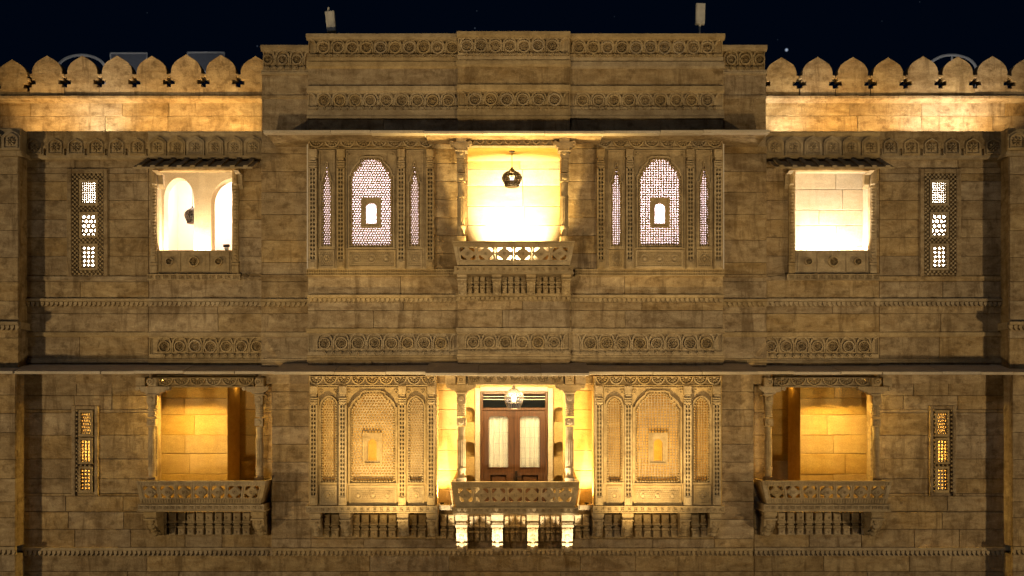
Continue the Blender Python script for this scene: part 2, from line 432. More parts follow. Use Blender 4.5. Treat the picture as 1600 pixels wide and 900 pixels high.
def arch(kind, x0, x1, yt, ys, yb):
    """closed outline in pixels: straight jambs from yb up to the springing ys, then the arch head to yt"""
    cx = (x0+x1)/2; w = (x1-x0)/2; h = ys-yt
    if kind == 'cusp': prof = [(1,0),(.93,.04),(.86,.30),(.72,.52),(.60,.66),(.52,.74),(.50,.90),(.38,.98),(.30,1),(0,1)]
    elif kind == 'spire': prof = [(1,0),(.72,.06),(.62,.28),(.42,.46),(.24,.60),(.20,.84),(.10,.97),(0,1)]
    elif kind == 'point': prof = [(1,0),(.97,.25),(.86,.5),(.66,.74),(.38,.9),(.16,.97),(0,1)]
    else: prof = [(math.cos(t*math.pi/16), math.sin(t*math.pi/16)) for t in range(9)]
    rt = [(cx+w*a, ys-h*b) for a, b in prof]; lf = [(cx-w*a, ys-h*b) for a, b in reversed(prof[:-1])]
    if prof[-1][0] == 0 and prof[-2][1] == 1: rt = rt[:-1]
    return [(x0,yb),(x1,yb)] + rt + lf
def grow(poly, g):
    cx = (min(v[0] for v in poly)+max(v[0] for v in poly))/2; cz = (min(v[1] for v in poly)+max(v[1] for v in poly))/2
    w = (max(v[0] for v in poly)-min(v[0] for v in poly))/2; h = (max(v[1] for v in poly)-min(v[1] for v in poly))/2
    return [(cx+(x-cx)*(w+g)/w, cz+(z-cz)*(h+g)/h) for x, z in poly]
def rect(a, b, c, d): a, b = min(a,b), max(a,b); return [(a,c),(b,c),(b,d),(a,d)]

def room(a, b, c, d, y0, y1, mat, back=True, floor_mat=None, name='room'):
    """interior shell behind an opening; pixels measured on the plane y0"""
    x0, x1 = sorted((X(a,y0), X(b,y0))); z0, z1 = Z(d,y0), Z(c,y0); t = .08; m = MB()
    m.box(x0-t,x0,y0,y1,z0-t,z1+t); m.box(x1,x1+t,y0,y1,z0-t,z1+t); m.box(x0,x1,y0,y1,z1,z1+t); m.box(x0,x1,y0,y1,z0-t,z0)
    if back: m.box(x0-t,x1+t,y1,y1+t,z0-t,z1+t)
    return m.build(name, mat, PAL)
def mir(side, total):
    return (lambda p: p) if side < 0 else (lambda p: total-p)

# =================================================================== walls
UC = [262, 283, 313, 343, 371, 400, 431]
for side in (-1, 1):
    f = mir(side, 1606)
    rg = lambda a, b, c, d: (min(f(a),f(b)), max(f(a),f(b)), c, d)
    # upper wing, outer field with the slit window; inner field with the balcony window
    wall(WING, f(40), f(232), [244, 262]+UC[1:]+[440, 468], [rg(112,161,271,430)], 85)
    wall(WING, f(40), f(232), [478, 490, 519, 562, 600], [], 110)
    wall(WING2, f(232), f(411), [244]+UC+[437, 468], [rg(243,363,262,428)], 90)
    wall(WING2, f(232), f(411), [478, 490, 519], [], 90)
    wall(WING2, f(232), f(411), [561, 574, 600], [], 90)
    rosette_frieze(f(232.5), f(411), 526.5, 560, WING2-.01, f(256), 24.2)
    MB().pbox(f(233),f(410),519,562,WING2+.10,.2).build('wall', SAND, PAL)
    for a, b, y in ((40,232,WING),(232,411,WING2)):
        drops(f(a), f(b), 467, 478.5, y)
        mould(f(a), f(b), y, [(519,.0),(519.4,.035),(525,.035),(526.5,.005)])
        mould(f(a), f(b), y, [(431.5,.0),(432,.022),(437,.022),(438.5,.0)], SAND)
        mould(f(a), f(b), y, [(560,.0),(560.6,.03),(563.5,.03),(564,.045),(567,.045),(568,.0)])
    # arcaded frieze at the top of the upper wing
    for a, b, y in ((40,232,-.06),(232,411,-.17)):
        fr = MB().pbox(f(a),f(b),212,244,y,y+.3).build('frieze', CARV, PAL)
        n = round(abs(b-a)/31.5); p = (b-a)/n
        for i in range(n): put('niche_motif', NICHE, fr, (X(f(a+p*(i+.5)),y), y, Z(228.5,y)))
        mould(f(a), f(b), y, [(206,.05),(209,.05),(212,.02),(213.5,.0)])
        mould(f(a), f(b), y, [(243,.0),(243.5,.045),(247,.045),(249,.0)])
    # terrace slab behind the frieze
    MB().box(X(f(-200)), X(f(415)), -.12, 1.6, Z(206.3)-.35, Z(206.6,-.06)).build('terrace_slab', SAND, PAL)
    # end pier
    wall(PIER, f(-60), f(28.5), [244, 272, 318, 360, 402, 440, 470, 503], [], 52, .7, bd=.06, name='pier')
    MB().pcbox(f(-60),f(31.5),200,238,PIER-.03,.2).build('pier_cap', CARV, PAL)
    for q in (-9, 19): put('niche_motif', NICHE, PAL.children[-1], (X(f(q),PIER-.03), PIER-.03, Z(219.5,PIER-.03)))
    mould(f(-60), f(34), PIER, [(236,.05),(240,.05),(244,.0)])
    MB().pbox(f(-60),f(34),237,243,PIER-.045,.1).build('pier_ledge', CARV, PAL)
    drops(f(-60), f(30), 503, 516, PIER-.02)
    MB().pbox(f(-60),f(32),503,514,PIER-.03,.1).build('pier_ledge', CARV, PAL)
    wall(PIER, f(-60), f(29), [514, 528, 576], [], 60, .7, bd=.06, name='pier')
    wall(PIER, f(-60), f(24), [584, 617, 646, 676, 718, 748, 784, 809, 854], [], 48, .7, bd=.06, name='pier')
    drops(f(-60), f(25), 854, 867, PIER)
    wall(PIER, f(-60), f(24), [867, 893, 960], [], 60, .7, bd=.06, name='pier')
    # lower wing
    wall(WING, f(36), f(428), [584, 618, 645, 680, 717, 748, 775, 799, 827, 856], [rg(118,147,640,771), rg(246,404,585,800)], 68)
    drops(f(36), f(428), 855, 868.5, WING)
    wall(WING, f(36), f(428), [868, 893, 960], [], 130)
    # side strip of the central block
    wall(CSIDE, f(408), f(486), [228, 240, 268, 300, 335, 375, 410, 429, 440, 468], [], 80, .5, bd=.05)
    wall(CSIDE, f(408), f(486), [478, 490, 519, 562, 600], [], 80, .5, bd=.05)
    drops(f(408), f(486), 467.5, 479, CSIDE)
    mould(f(408), f(486), CSIDE, [(519,.0),(519.4,.035),(525,.035),(526.5,.005)])
    mould(f(408), f(486), CSIDE, [(429,.0),(429.6,.02),(433,.02),(434,.0)], SAND)
    mould(f(408), f(486), CSIDE, [(560,.0),(560.6,.03),(563.5,.03),(564,.045),(567,.045),(568,.0)])
    # its top: frieze and plain courses above the eave
    wall(CSIDE, f(409), f(486), [116, 150, 204, 232], [], 90, .6, bd=.05)
    rosette_frieze(f(411), f(486), 79, 110, CSIDE-.02, f(441), 22.5, mesh=ROS_S)
    MB().pbox(f(412),f(486),76,116,CSIDE+.09,.5).build('wall', SAND, PAL)
    mould(f(408), f(486), CSIDE, [(72,.07),(76,.07),(79.5,.02),(80,.0)])
    mould(f(409), f(486), CSIDE, [(109,.0),(109.5,.03),(112,.03),(113,.05),(116,.05),(117,.0)])
    mould(f(409), f(486), CSIDE, [(149,.0),(149.5,.03),(153,.03),(155,.0)], SAND)
    # central bay flanks
    c = mir(side, 1611)
    w_ = lambda *a, **k: wall(CBAY, c(481), c(722), *a, th=.5, bd=.05, **k)
    wall(CBAY, c(676), c(730), [207, 232, 255, 283, 312, 340, 368, 396, 421], [], 60, .3)
    w_([431, 461.5], mean=75); w_([472, 485, 513], mean=110); w_([558, 574, 600], mean=100)
    drops(c(481), c(722), 461, 472.5, CBAY)
    mould(c(479), c(722), CBAY, [(513,.0),(513.4,.045),(519,.045),(521,.01)])
    rosette_frieze(c(481), c(722), 521, 556, CBAY-.015, c(507), 26)
    mould(c(480), c(722), CBAY, [(555,.0),(555.6,.03),(559,.03),(560,.05),(563,.05),(565,.0)])
    MB().pbox(c(481),c(722),519,560,CBAY+.09,0).build('wall', SAND, PAL)
    # top of the central block
    rosette_frieze(c(482), c(722), 62, 90, CBAY-.015, c(505.5), 22.3, mesh=ROS)
    MB().pbox(c(482),c(722),58,208,CBAY+.10,.5).build('wall', SAND, PAL)
    mould(c(479), c(722), CBAY, [(54.5,.08),(59.5,.08),(62,.02),(62.5,.0)])
    mould(c(481), c(722), CBAY, [(89.5,.0),(90,.03),(95,.03),(97,.0)])
    mould(c(479.5), c(722), CBAY, [(97.5,.055),(105,.055),(107,.02),(107.5,.0)])
    w_([106, 135.5], mean=120)
    mould(c(480), c(722), CBAY, [(135.5,.06),(143,.06),(145,.02),(145.5,.0)])
    rosette_frieze(c(481), c(722), 145, 172, CBAY-.015, c(506), 24.3, mesh=ROS)
    mould(c(480), c(722), CBAY, [(171.5,.0),(172,.03),(180,.03),(183,.05),(185,.05),(186,.0)])
    w_([185, 206], mean=110)
    # lower central block
    e = mir(side, 1602)
    wall(LBLK, e(424), e(486), [584, 612, 640, 666, 694, 722, 752, 784, 812, 842, 857], [], 60, .55, bd=.05)
    wall(LBLK, e(486), e(715), [790, 842, 857], [], 90, .3, bd=.05)
    wall(LBLK, e(670), e(722), [584, 610, 640, 671, 703, 735, 765, 792], [], 60, .3, mat='sandstone_gold')
# tower between the two halves
wt = lambda *a, **k: wall(CTOW, 715, 890.5, *a, th=.4, bd=.05, **k)
wt([470, 484], mean=60); wt([484, 512], mean=85); wt([556, 574, 600], mean=85)
drops(713, 892, 459, 471, CTOW)
mould(713, 892, CTOW, [(512,.0),(512.4,.045),(518,.045),(520,.01)])
rosette_frieze(715, 890.5, 520, 554, CTOW-.015, 739, 25.4)
MB().pbox(715.5,890,518,558,CTOW+.09,0).build('wall', SAND, PAL)
mould(714, 891.5, CTOW, [(553,.0),(553.6,.03),(557,.03),(558,.05),(561,.05),(563,.0)])
rosette_frieze(716, 889.5, 59, 88, CTOW-.015, 729, 22.4)
MB().pbox(716.5,889,54,205,CTOW+.10,.3).build('wall', SAND, PAL)
mould(714, 891, CTOW, [(51,.08),(56.5,.08),(59,.02),(59.5,.0)])
mould(715, 890.5, CTOW, [(87.5,.0),(88,.03),(93,.03),(95,.0)])
mould(713.5, 891.5, CTOW, [(95.5,.055),(102,.055),(104,.02),(104.5,.0)])
wt([103, 133.5], mean=180)
mould(714, 891, CTOW, [(133.5,.06),(141,.06),(143,.02),(143.5,.0)])
rosette_frieze(715.5, 890, 143, 171, CTOW-.015, 742, 25, mesh=ROS)
mould(714.5, 891, CTOW, [(170.5,.0),(171,.03),(180,.03),(183,.05),(185,.05),(186,.0)])
wt([185, 205], mean=110)
MB().box(X(484,CBAY), X(1128,CBAY), CBAY+.1, 5, Z(56,CBAY)-.4, Z(56,CBAY)-.15).build('roof_slab', 'roof_concrete', PAL)
wall(LBLK, 712, 890, [804, 846, 857], [], 70, .25, bd=.05)
drops(426, 1176, 856, 868.5, LBLK)
wall(LBLK, 424, 1178, [868, 893, 960], [], 130, .4, bd=.05)
# =================================================================== eaves
def eave(a, b, py, yf, yr, th, rise, n, name='eave', drop=0):
    base = MB().prism_x(X(a,yf)+.03, X(b,yf)-.03, [(yf+.10,Z(py,yf)-th*.75),(yr,Z(py,yf)+min(0,rise-.1)-th*.75) if rise < .1 else (yr,Z(py,yf)+rise-th-.03),(yr,Z(py,yf)+rise-.01),(yf+.10,Z(py,yf)-.02)]).build(name, SAND, PAL)
    cuts = [a]+[a+(b-a)*(i+random.uniform(-.22,.22))/n for i in range(1,n)]+[b]
    for p, q in zip(cuts[:-1], cuts[1:]):
        j = random.uniform(-.007,.007); jy = random.uniform(-.02,.02); z = Z(py,yf)+j
        m = MB().prism_x(X(p,yf)+.004, X(q,yf)-.004, [(yf+jy,z-th),(yf+jy,z-.008),(yf+jy+.01,z),(yr,z+rise),(yr,z+rise-th*.9),(yf+.12,z-th)])
        m.build('eave_slab', 'sandstone_pale', base)  # pale stone stands in for light caught along the eave edges
    return base
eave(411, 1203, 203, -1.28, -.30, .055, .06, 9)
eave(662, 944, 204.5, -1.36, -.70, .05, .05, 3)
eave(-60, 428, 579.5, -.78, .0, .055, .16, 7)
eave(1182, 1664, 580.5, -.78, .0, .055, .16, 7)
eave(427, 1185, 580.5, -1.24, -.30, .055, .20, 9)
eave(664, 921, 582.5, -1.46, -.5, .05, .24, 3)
# cornice under the upper eave
for side in (-1, 1):
    c = mir(side, 1611); mould(c(481), c(722), CBAY, [(208,.10),(211,.10),(216,.03),(218,.0)])
# =================================================================== roof parapet with merlons
YM = .85
def merlon_mesh():
    rt = [(27,153),(27,138.5),(23.5,138.5),(23.5,133.8),(17.5,133.8),(17.5,126.2),(23.5,126.2),(23.5,121.5),(27,121.5),(27,118),(23.2,117.6)]
    cv = [(23.4,112),(21.6,106),(18,100.5),(13,96.5),(7.5,93.2),(3,90.6),(0,88.5)]
    pts = rt+cv; pts = pts+[(-x,z) for x,z in reversed(pts[:-1])]
    k = kk(YM); m = MB(); m.plate([(x*k, (153-z)*k) for x, z in pts], [], -.14, .28)
    return m.mesh('merlon', SAND)
MER = merlon_mesh()
for side, peaks in ((-1, [-31,23,77.5,132,186,240,293.5,347.5,401.5]), (1, [1219,1275,1330,1384.5,1439,1493,1547,1601,1655])):
    xa, xb = (-90, 412) if side < 0 else (1194, 1690)
    w = wall(YM, xa, xb, [160, 181, 207, 225], [], 105, .3, bd=.05, name='parapet_wall')
    dz = 6 if side > 0 else 0
    par = mould(xa, xb, YM, [(153.5,.17),(157.5,.17),(160,.06),(161.5,.0)], SAND, name='parapet')
    for p in peaks:
        lo = 7 if (side < 0 and p < 50) else 0
        o = put('merlon', MER, par, (X(p,YM), YM+.02, Z(153.6+lo+dz*.35,YM))); o.scale = (.996, random.uniform(.95,1.05), random.uniform(.975,1.02)); o.rotation_euler.z = random.uniform(-.015,.015)
MB().box(-14, 14, YM+.2, 9, Z(160,YM)-.3, Z(160,YM)-.05).build('roof_slab', 'roof_concrete', PAL)
MB().box(-14, 14, 9, 9.2, 0, Z(160,YM)-.3).build('rear_wall', SAND, PAL)
# =================================================================== columns, railings, consoles
def column(px, w, top, bot, y, parent, mat=CARV):
    """square carved neck blocks, ring bands, round and fluted shaft; top/bot in pixels"""
    k = kk(y); x = X(px,y); r = w*k/2; h = bot-top; zz = lambda t: Z(top+h*t,y); m = MB()
    m.box(x-r*1.02,x+r*1.02,y-r,y+r,zz(.10),zz(0)); m.box(x-r*.93,x+r*.93,y-r*.93,y+r*.93,zz(.11),zz(.10))
    for i in range(6): m.lathe(x,y,[(r*.92,zz(.25-.0233*i)),(r*1.02,zz(.25-.0233*i-.006)),(r*1.02,zz(.25-.0233*i-.016)),(r*.92,zz(.25-.0233*i-.0225))],12)
    m.box(x-r*1.03,x+r*1.03,y-r,y+r,zz(.35),zz(.265)); m.dome(x,(zz(.35)+zz(.265))/2,r*.7,y-r,.03,8)
    m.dome(x,zz(.05),r*.7,y-r,.03,8)
    m.lathe(x,y,[(r*.80,zz(.50)),(r*.86,zz(.36))],16)
    m.lathe(x,y,[(r*1.0,zz(.515)),(r*1.0,zz(.50))],16)
    for i in range(12):
        a = 2*math.pi*i/12; m.lathe(x+r*.72*math.cos(a),y+r*.72*math.sin(a),[(r*.21,zz(.80)),(r*.21,zz(.515))],6)
    m.lathe(x,y,[(r*.74,zz(.82)),(r*.74,zz(.51))],12)
    m.lathe(x,y,[(r*1.02,zz(.84)),(r*1.02,zz(.81))],16); m.lathe(x,y,[(r*.88,zz(.92)),(r*.86,zz(.84))],16)
    m.box(x-r*1.05,x+r*1.05,y-r*1.05,y+r*1.05,zz(1),zz(.92))
    return m.build('column', mat, parent, True)
def capital(px, top, y, parent, wl, wr, hh, cw=13, mat=CARV):
    """cushion block with a scrolled bracket arm to either side"""
    m = MB(); x = px
    m.pcbox(x-cw/2,x+cw/2,top,top+hh*.48,y-.12,y+.12,.015)
    k = kk(y); m.ring(X(x,y),Z(top+hh*.24,y),.035,.065,y-.145,y-.10,14); m.dome(X(x,y),Z(top+hh*.24,y),.03,y-.12,.03,8)
    m.pcbox(x-cw*.62,x+cw*.62,top+hh*.90,top+hh,y-.12,y+.12,.01)
    for s_, wd in ((-1,wl),(1,wr)):
        pts = [(x,top+hh*.50),(x+s_*wd,top+hh*.50),(x+s_*wd,top+hh*.62),(x+s_*wd*.90,top+hh*.72),(x+s_*wd*.78,top+hh*.68),(x+s_*wd*.70,top+hh*.80),(x+s_*wd*.52,top+hh*.80),(x+s_*wd*.40,top+hh*.92),(x,top+hh*.92)]
        m.pplate(pts, [], y-.085, .17)
        m.ring(X(x+s_*wd*.84,y),Z(top+hh*.62,y),.012,.04,y-.10,y-.08,10)
    return m.build('capital', mat, parent)
def console(px, w, top, bot, yf, yw, parent, mat=CARV, tall=False):
    """curved bracket: deep at the top, sweeping back to the wall"""
    dp = yw-yf; h = bot-top; pf = [(0,1),(.16,1),(.17,.94),(.24,.94),(.25,1.02),(.31,1.02),(.33,.88),(.45,.90),(.60,.80),(.74,.60),(.82,.50),(.83,.56),(.88,.54),(.89,.42),(.95,.36),(1,.20)]
    if tall: pf = [(0,1),(.12,1),(.13,.95),(.19,.95),(.20,1.03),(.27,1.03),(.29,.90),(.36,.96),(.46,.97),(.58,.90),(.68,.78),(.73,.74),(.74,.82),(.80,.82),(.81,.72),(.88,.76),(.95,.74),(1,.66)]
    x0, x1 = X(px-w/2,yf), X(px+w/2,yf); prof = [(yw-dp*q, Z(top+h*t,yf)) for t, q in pf]+[(yw,Z(bot,yf)),(yw,Z(top,yf))]
    m = MB().prism_x(x0, x1, prof)
    for t0, t1, q in ((.0,.15,1.03),(.245,.315,1.05)): m.box(x0-.012,x1+.012,yw-dp*q,yw-.02,Z(top+h*t1,yf),Z(top+h*t0,yf))
    for t, q, r in (((.40,.97,.34),(.54,.93,.28),(.64,.84,.30),(.77,.82,.28),(.90,.76,.34),(.06,1,.26)) if tall else ((.40,.90,.30),(.55,.84,.36),(.70,.67,.30),(.85,.55,.34))):
        m.dome((x0+x1)/2, Z(top+h*t,yf), (x1-x0)*r, yw-dp*q+.02, .05, 10)
    return m.build('console', mat, parent)
def hanging_panel(a, b, c, d, y, n, parent):
    """row of small carved pendants under a balcony"""
    a, b = min(a,b), max(a,b); p = (b-a)/n; m = MB().pbox(a,b,c,d,y-.002,y+.05); h = d-c
    for i in range(n):
        x = a+p*(i+.5); w = p*.40
        m.pcbox(x-w,x+w,c,c+h*.40,y-.15,y,.015); m.pcbox(x-w*1.15,x+w*1.15,c+h*.36,c+h*.47,y-.17,y,.012)
        m.pcbox(x-w*.8,x+w*.8,c+h*.47,c+h*.58,y-.11,y,.012); m.pcbox(x-w*1.1,x+w*1.1,c+h*.58,c+h*.68,y-.13,y,.012)
        m.pcbox(x-w*.9,x+w*.9,c+h*.68,d,y-.10,y,.015)
        m.dome(X(x,y),Z(c+h*.2,y),.03,y-.15,.02,8); m.dome(X(x,y),Z(c+h*.84,y),.03,y-.10,.02,8)
    return m.build('pendant_panel', CARV, parent)
def balcony(ta, tb, y0, rim, pan, low, band, n, yt, yb, yw, seed=0, blind=()):
    """flared railing. ta,tb: pixel ends of the top; rows: rim (c,d), panel (c,d), low rim (c,d), slab band (c,d)"""
    ins = lambda py: (py-rim[0])/(low[1]-rim[0])
    shr = 8.0
    yy = lambda py: yt+(yb-yt)*ins(py)
    xa = lambda py: ta+shr*ins(py); xb = lambda py: tb-shr*ins(py)
    sl = MB().pcbox(ta+3,tb-3,band[0],band[1],yb-.06,yw,.01)
    sl.pbox(ta+1.5,tb-1.5,band[1]-2,band[1],yb-.09,yw)
    slab = sl.build('balcony', CARV, PAL)
    cut_band(ta+3.5,tb-3.5,band[0]+.4,band[1]-2.2,yb-.062,10,.02,slab)
    def tiltbox(m, py0, py1, f0, f1, pr, th=.07):
        ya, yb_ = yy(py0)-pr, yy(py1)-pr
        l0, l1 = xa(py0)+(xb(py0)-xa(py0))*f0, xa(py0)+(xb(py0)-xa(py0))*f1
        m0, m1 = xa(py1)+(xb(py1)-xa(py1))*f0, xa(py1)+(xb(py1)-xa(py1))*f1
        v = [(X(l0,ya),ya,Z(py0,ya)),(X(l1,ya),ya,Z(py0,ya)),(X(m1,yb_),yb_,Z(py1,yb_)),(X(m0,yb_),yb_,Z(py1,yb_))]
        v += [(p[0],p[1]+th+pr,p[2]) for p in v]
        m.add(v, [(0,1,2,3),(7,6,5,4),(0,4,5,1),(1,5,6,2),(2,6,7,3),(3,7,4,0)])
    m = MB(); tiltbox(m, rim[0], rim[0]+2, 0, 1, .05, .14); tiltbox(m, rim[0]+1.9, rim[1], .004, .996, .018, .10)
    cnt = int((tb-ta)/4.4)
    for i in range(cnt): tiltbox(m, rim[0]+2.6, rim[1]-.8, (i+.15)/cnt, (i+.75)/cnt, .035, .03)
    m.build('railing_rim', CARV, slab)
    m = MB(); tiltbox(m, low[0], low[1], 0, 1, .012, .10)
    for i in range(cnt): tiltbox(m, low[0]+1.2, low[1]-1, (i+.15)/cnt, (i+.75)/cnt, .03, .03)
    m.build('railing_rim', CARV, slab)
    # pierced panels: a lozenge with a boss between four corner openings
    for i in range(n):
        f0, f1 = .03+.94*i/n, .03+.94*(i+1)/n; pc, pd = pan; mid = (pc+pd)/2
        def uv(u, v):                                # u across the panel, v down
            py = pc+(pd-pc)*v; yq = yy(py); px = xa(py)+(xb(py)-xa(py))*(f0+(f1-f0)*u); return (X(px,yq), Z(py,yq), yq)
        def q(l): return [(uv(u,v)[0], uv(u,v)[1]) for u, v in l]
        zt, zb = uv(0,0)[1], uv(0,1)[1]; yq0, yq1 = yy(pc), yy(pd)
        yf = lambda p: yq0+(yq1-yq0)*(zt-p[1])/(zt-zb)
        hs_ = []
        for su in (-1,1):
            for sv in (-1,1):
                pts = [(.5+su*.08,.5+sv*.40),(.5+su*.14,.5+sv*.45),(.5+su*.33,.5+sv*.45),(.5+su*.37,.5+sv*.38),(.5+su*.40,.5+sv*.36),(.5+su*.40,.5+sv*.16),(.5+su*.35,.5+sv*.10)]
                hs_.append(q(pts))
        m = MB(); m.plate(q([(0.01,0),(.99,0),(.99,1),(.01,1)]), hs_, 0, .06, True, yf)
        m.plate(q([(.5,.10),(.86,.5),(.5,.90),(.14,.5)]), [], 0, .02, True, lambda p: yf(p)-.02)
        cxz = uv(.5,.5); m.ring(cxz[0],cxz[1],.03,.05,cxz[2]-.04,cxz[2]-.01,12); m.dome(cxz[0],cxz[1],.02,cxz[2]-.019,.03,8)
        m.build('railing_panel', CARV, slab)
    for u in (0, .97):
        m = MB(); tiltbox(m, rim[1], low[0], u, u+.03, .01, .10); m.build('railing_post', CARV, slab)
    # flared end panels running back to the wall
    for s_ in (0, 1):
        ex = (lambda py: xa(py)) if s_ == 0 else (lambda py: xb(py)); v = []
        for py in (rim[0], low[1]):
            y_ = yy(py); v += [(X(ex(py),y_),y_+.05,Z(py,y_)),(X(ex(py),y_),yw,Z(py,y_))]
        dx = .08 if s_ == 0 else -.08
        v += [(p[0]+dx,p[1],p[2]) for p in v]
        MB().add(v, [(0,1,3,2),(4,6,7,5),(0,4,5,1),(2,3,7,6),(0,2,6,4),(1,5,7,3)]).build('railing_end', CARV, slab)
    return slab
FAN = {}
def fans(a, b, c, d, y, n, parent):
    """lintel with a row of half-round fan motifs"""
    a, b = min(a,b), max(a,b); p = (b-a)/n; k = kk(y); key = (round(p,1), round(d-c,1))
    if key not in FAN: FAN[key] = fan_mesh(p*k*.97, (d-c)*k*.80)
    m = MB().pbox(a,b,c,d,y+.05,y+.2); m.pbox(a,b,d-1.6,d,y-.012,y+.05); m.pbox(a,b,c,c+1.0,y-.014,y+.05); m.pbox(a,a+1,c,d,y-.002,y+.05); m.pbox(b-1,b,c,d,y-.002,y+.05)
    l = m.build('lintel', CARV, parent)
    return l, [(FAN[key], (X(a+p*(i+.5),y), y+.05, Z(c+1.0,y))) for i in range(n)]
# ---- lower side balconies
for side in (-1, 1):
    f = mir(side, 1606); s2 = side
    yc = -.36
    ba = balcony(min(f(212),f(416)), max(f(212),f(416)), 0, (751.5,758.5), (758.5,779), (779,787), (788,799.5), 7, -.80, -.66, WING)
    for px in (237.5, 405.5):
        column(f(px), 12.5, 617, 756, yc, ba)
        out_in = (24, 27) if px < 300 else (27, 14)
        wl, wr = out_in if side < 0 else out_in[::-1]
        capital(f(px), 590, yc, ba, wl, wr, 28)
    l, fm = fans(f(246), f(396), 590, 605, yc-.02, 6, ba)
    for me, lo in fm: put('fan_motif', me, ba, lo)
    MB().pbox(min(f(212),f(226)),max(f(212),f(226)),590,604,yc-.02,WING).build('lintel_block', CARV, ba)
    MB().pbox(min(f(244),f(400)),max(f(244),f(400)),586,592,yc+.15,WING+.3).build('soffit', CARV, ba)
    for px in (234.5, 402): console(f(px), 18, 800, 841, -.62, WING, ba)
    hanging_panel(f(247), f(392), 801, 836, WING-.02, 10, ba)
    # the recess: near golden wall, passage beside it
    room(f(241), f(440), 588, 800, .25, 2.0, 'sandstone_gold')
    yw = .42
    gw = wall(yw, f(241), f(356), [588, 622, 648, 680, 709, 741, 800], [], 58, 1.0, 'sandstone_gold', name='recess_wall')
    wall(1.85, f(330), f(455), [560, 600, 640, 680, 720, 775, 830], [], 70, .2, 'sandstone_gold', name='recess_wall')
# ---- lower central balcony
ba = balcony(704, 906.5, 0, (753,761.5), (762,785), (785,792), (792.5,804), 7, -1.22, -1.08, LBLK)
BAC = ba; yc = -.78
for px, wl, wr in ((721, 24, 22), (890, 22, 24)):
    column(px, 14, 615, 758, yc, ba); capital(px, 587, yc, ba, wl, wr, 28, 14)
l, fm = fans(731, 880, 587, 601, yc-.02, 7, ba)
for me, lo in fm: put('fan_motif', me, ba, lo)
for a, b in ((696,712),(899,915)): MB().pbox(a,b,587,601,yc-.02,LBLK).build('lintel_block', CARV, ba)
MB().pbox(695,916,582,588,yc,.4).build('soffit', 'sandstone_gold', ba)
for px in (721, 777, 832.5, 887): console(px, 16.5, 804.5, 866, -1.06, LBLK, ba, tall=True)
for a, b in ((731,768),(787,823),(843,877)): hanging_panel(a,b,806,846,LBLK-.02,4,ba)
for a, b in ((687,711),(897,922)): hanging_panel(a,b,804,842,LBLK-.02,2,PAL.children[0])
# ---- upper central balcony
ba = balcony(706.5, 898.5, 0, (376.5,385), (385,407), (407.5,414.5), (415.5,427.5), 6, -1.32, -1.18, CBAY)
yc = -.94
for px, wl, wr in ((720.5, 17, 17), (882, 17, 17)):
    column(px, 13, 232, 382, yc, ba); capital(px, 207, yc, ba, wl, wr, 29, 16)
l, fm = fans(729, 874, 212, 228, yc-.02, 10, ba)
for me, lo in fm: put('fan_motif', me, ba, lo)
MB().pbox(712,891,207,213,yc-.03,-.5).build('soffit', CARV, ba)
for px in (721.5, 776, 830, 885): console(px, 13, 427.5, 460, -1.12, CTOW+.1, ba)
for a, b in ((729,769),(783,823),(837,878)): hanging_panel(a,b,429,458,CTOW+.02,4,ba)
wall(CTOW+.03, 716, 890, [427, 460], [], 200, .3)
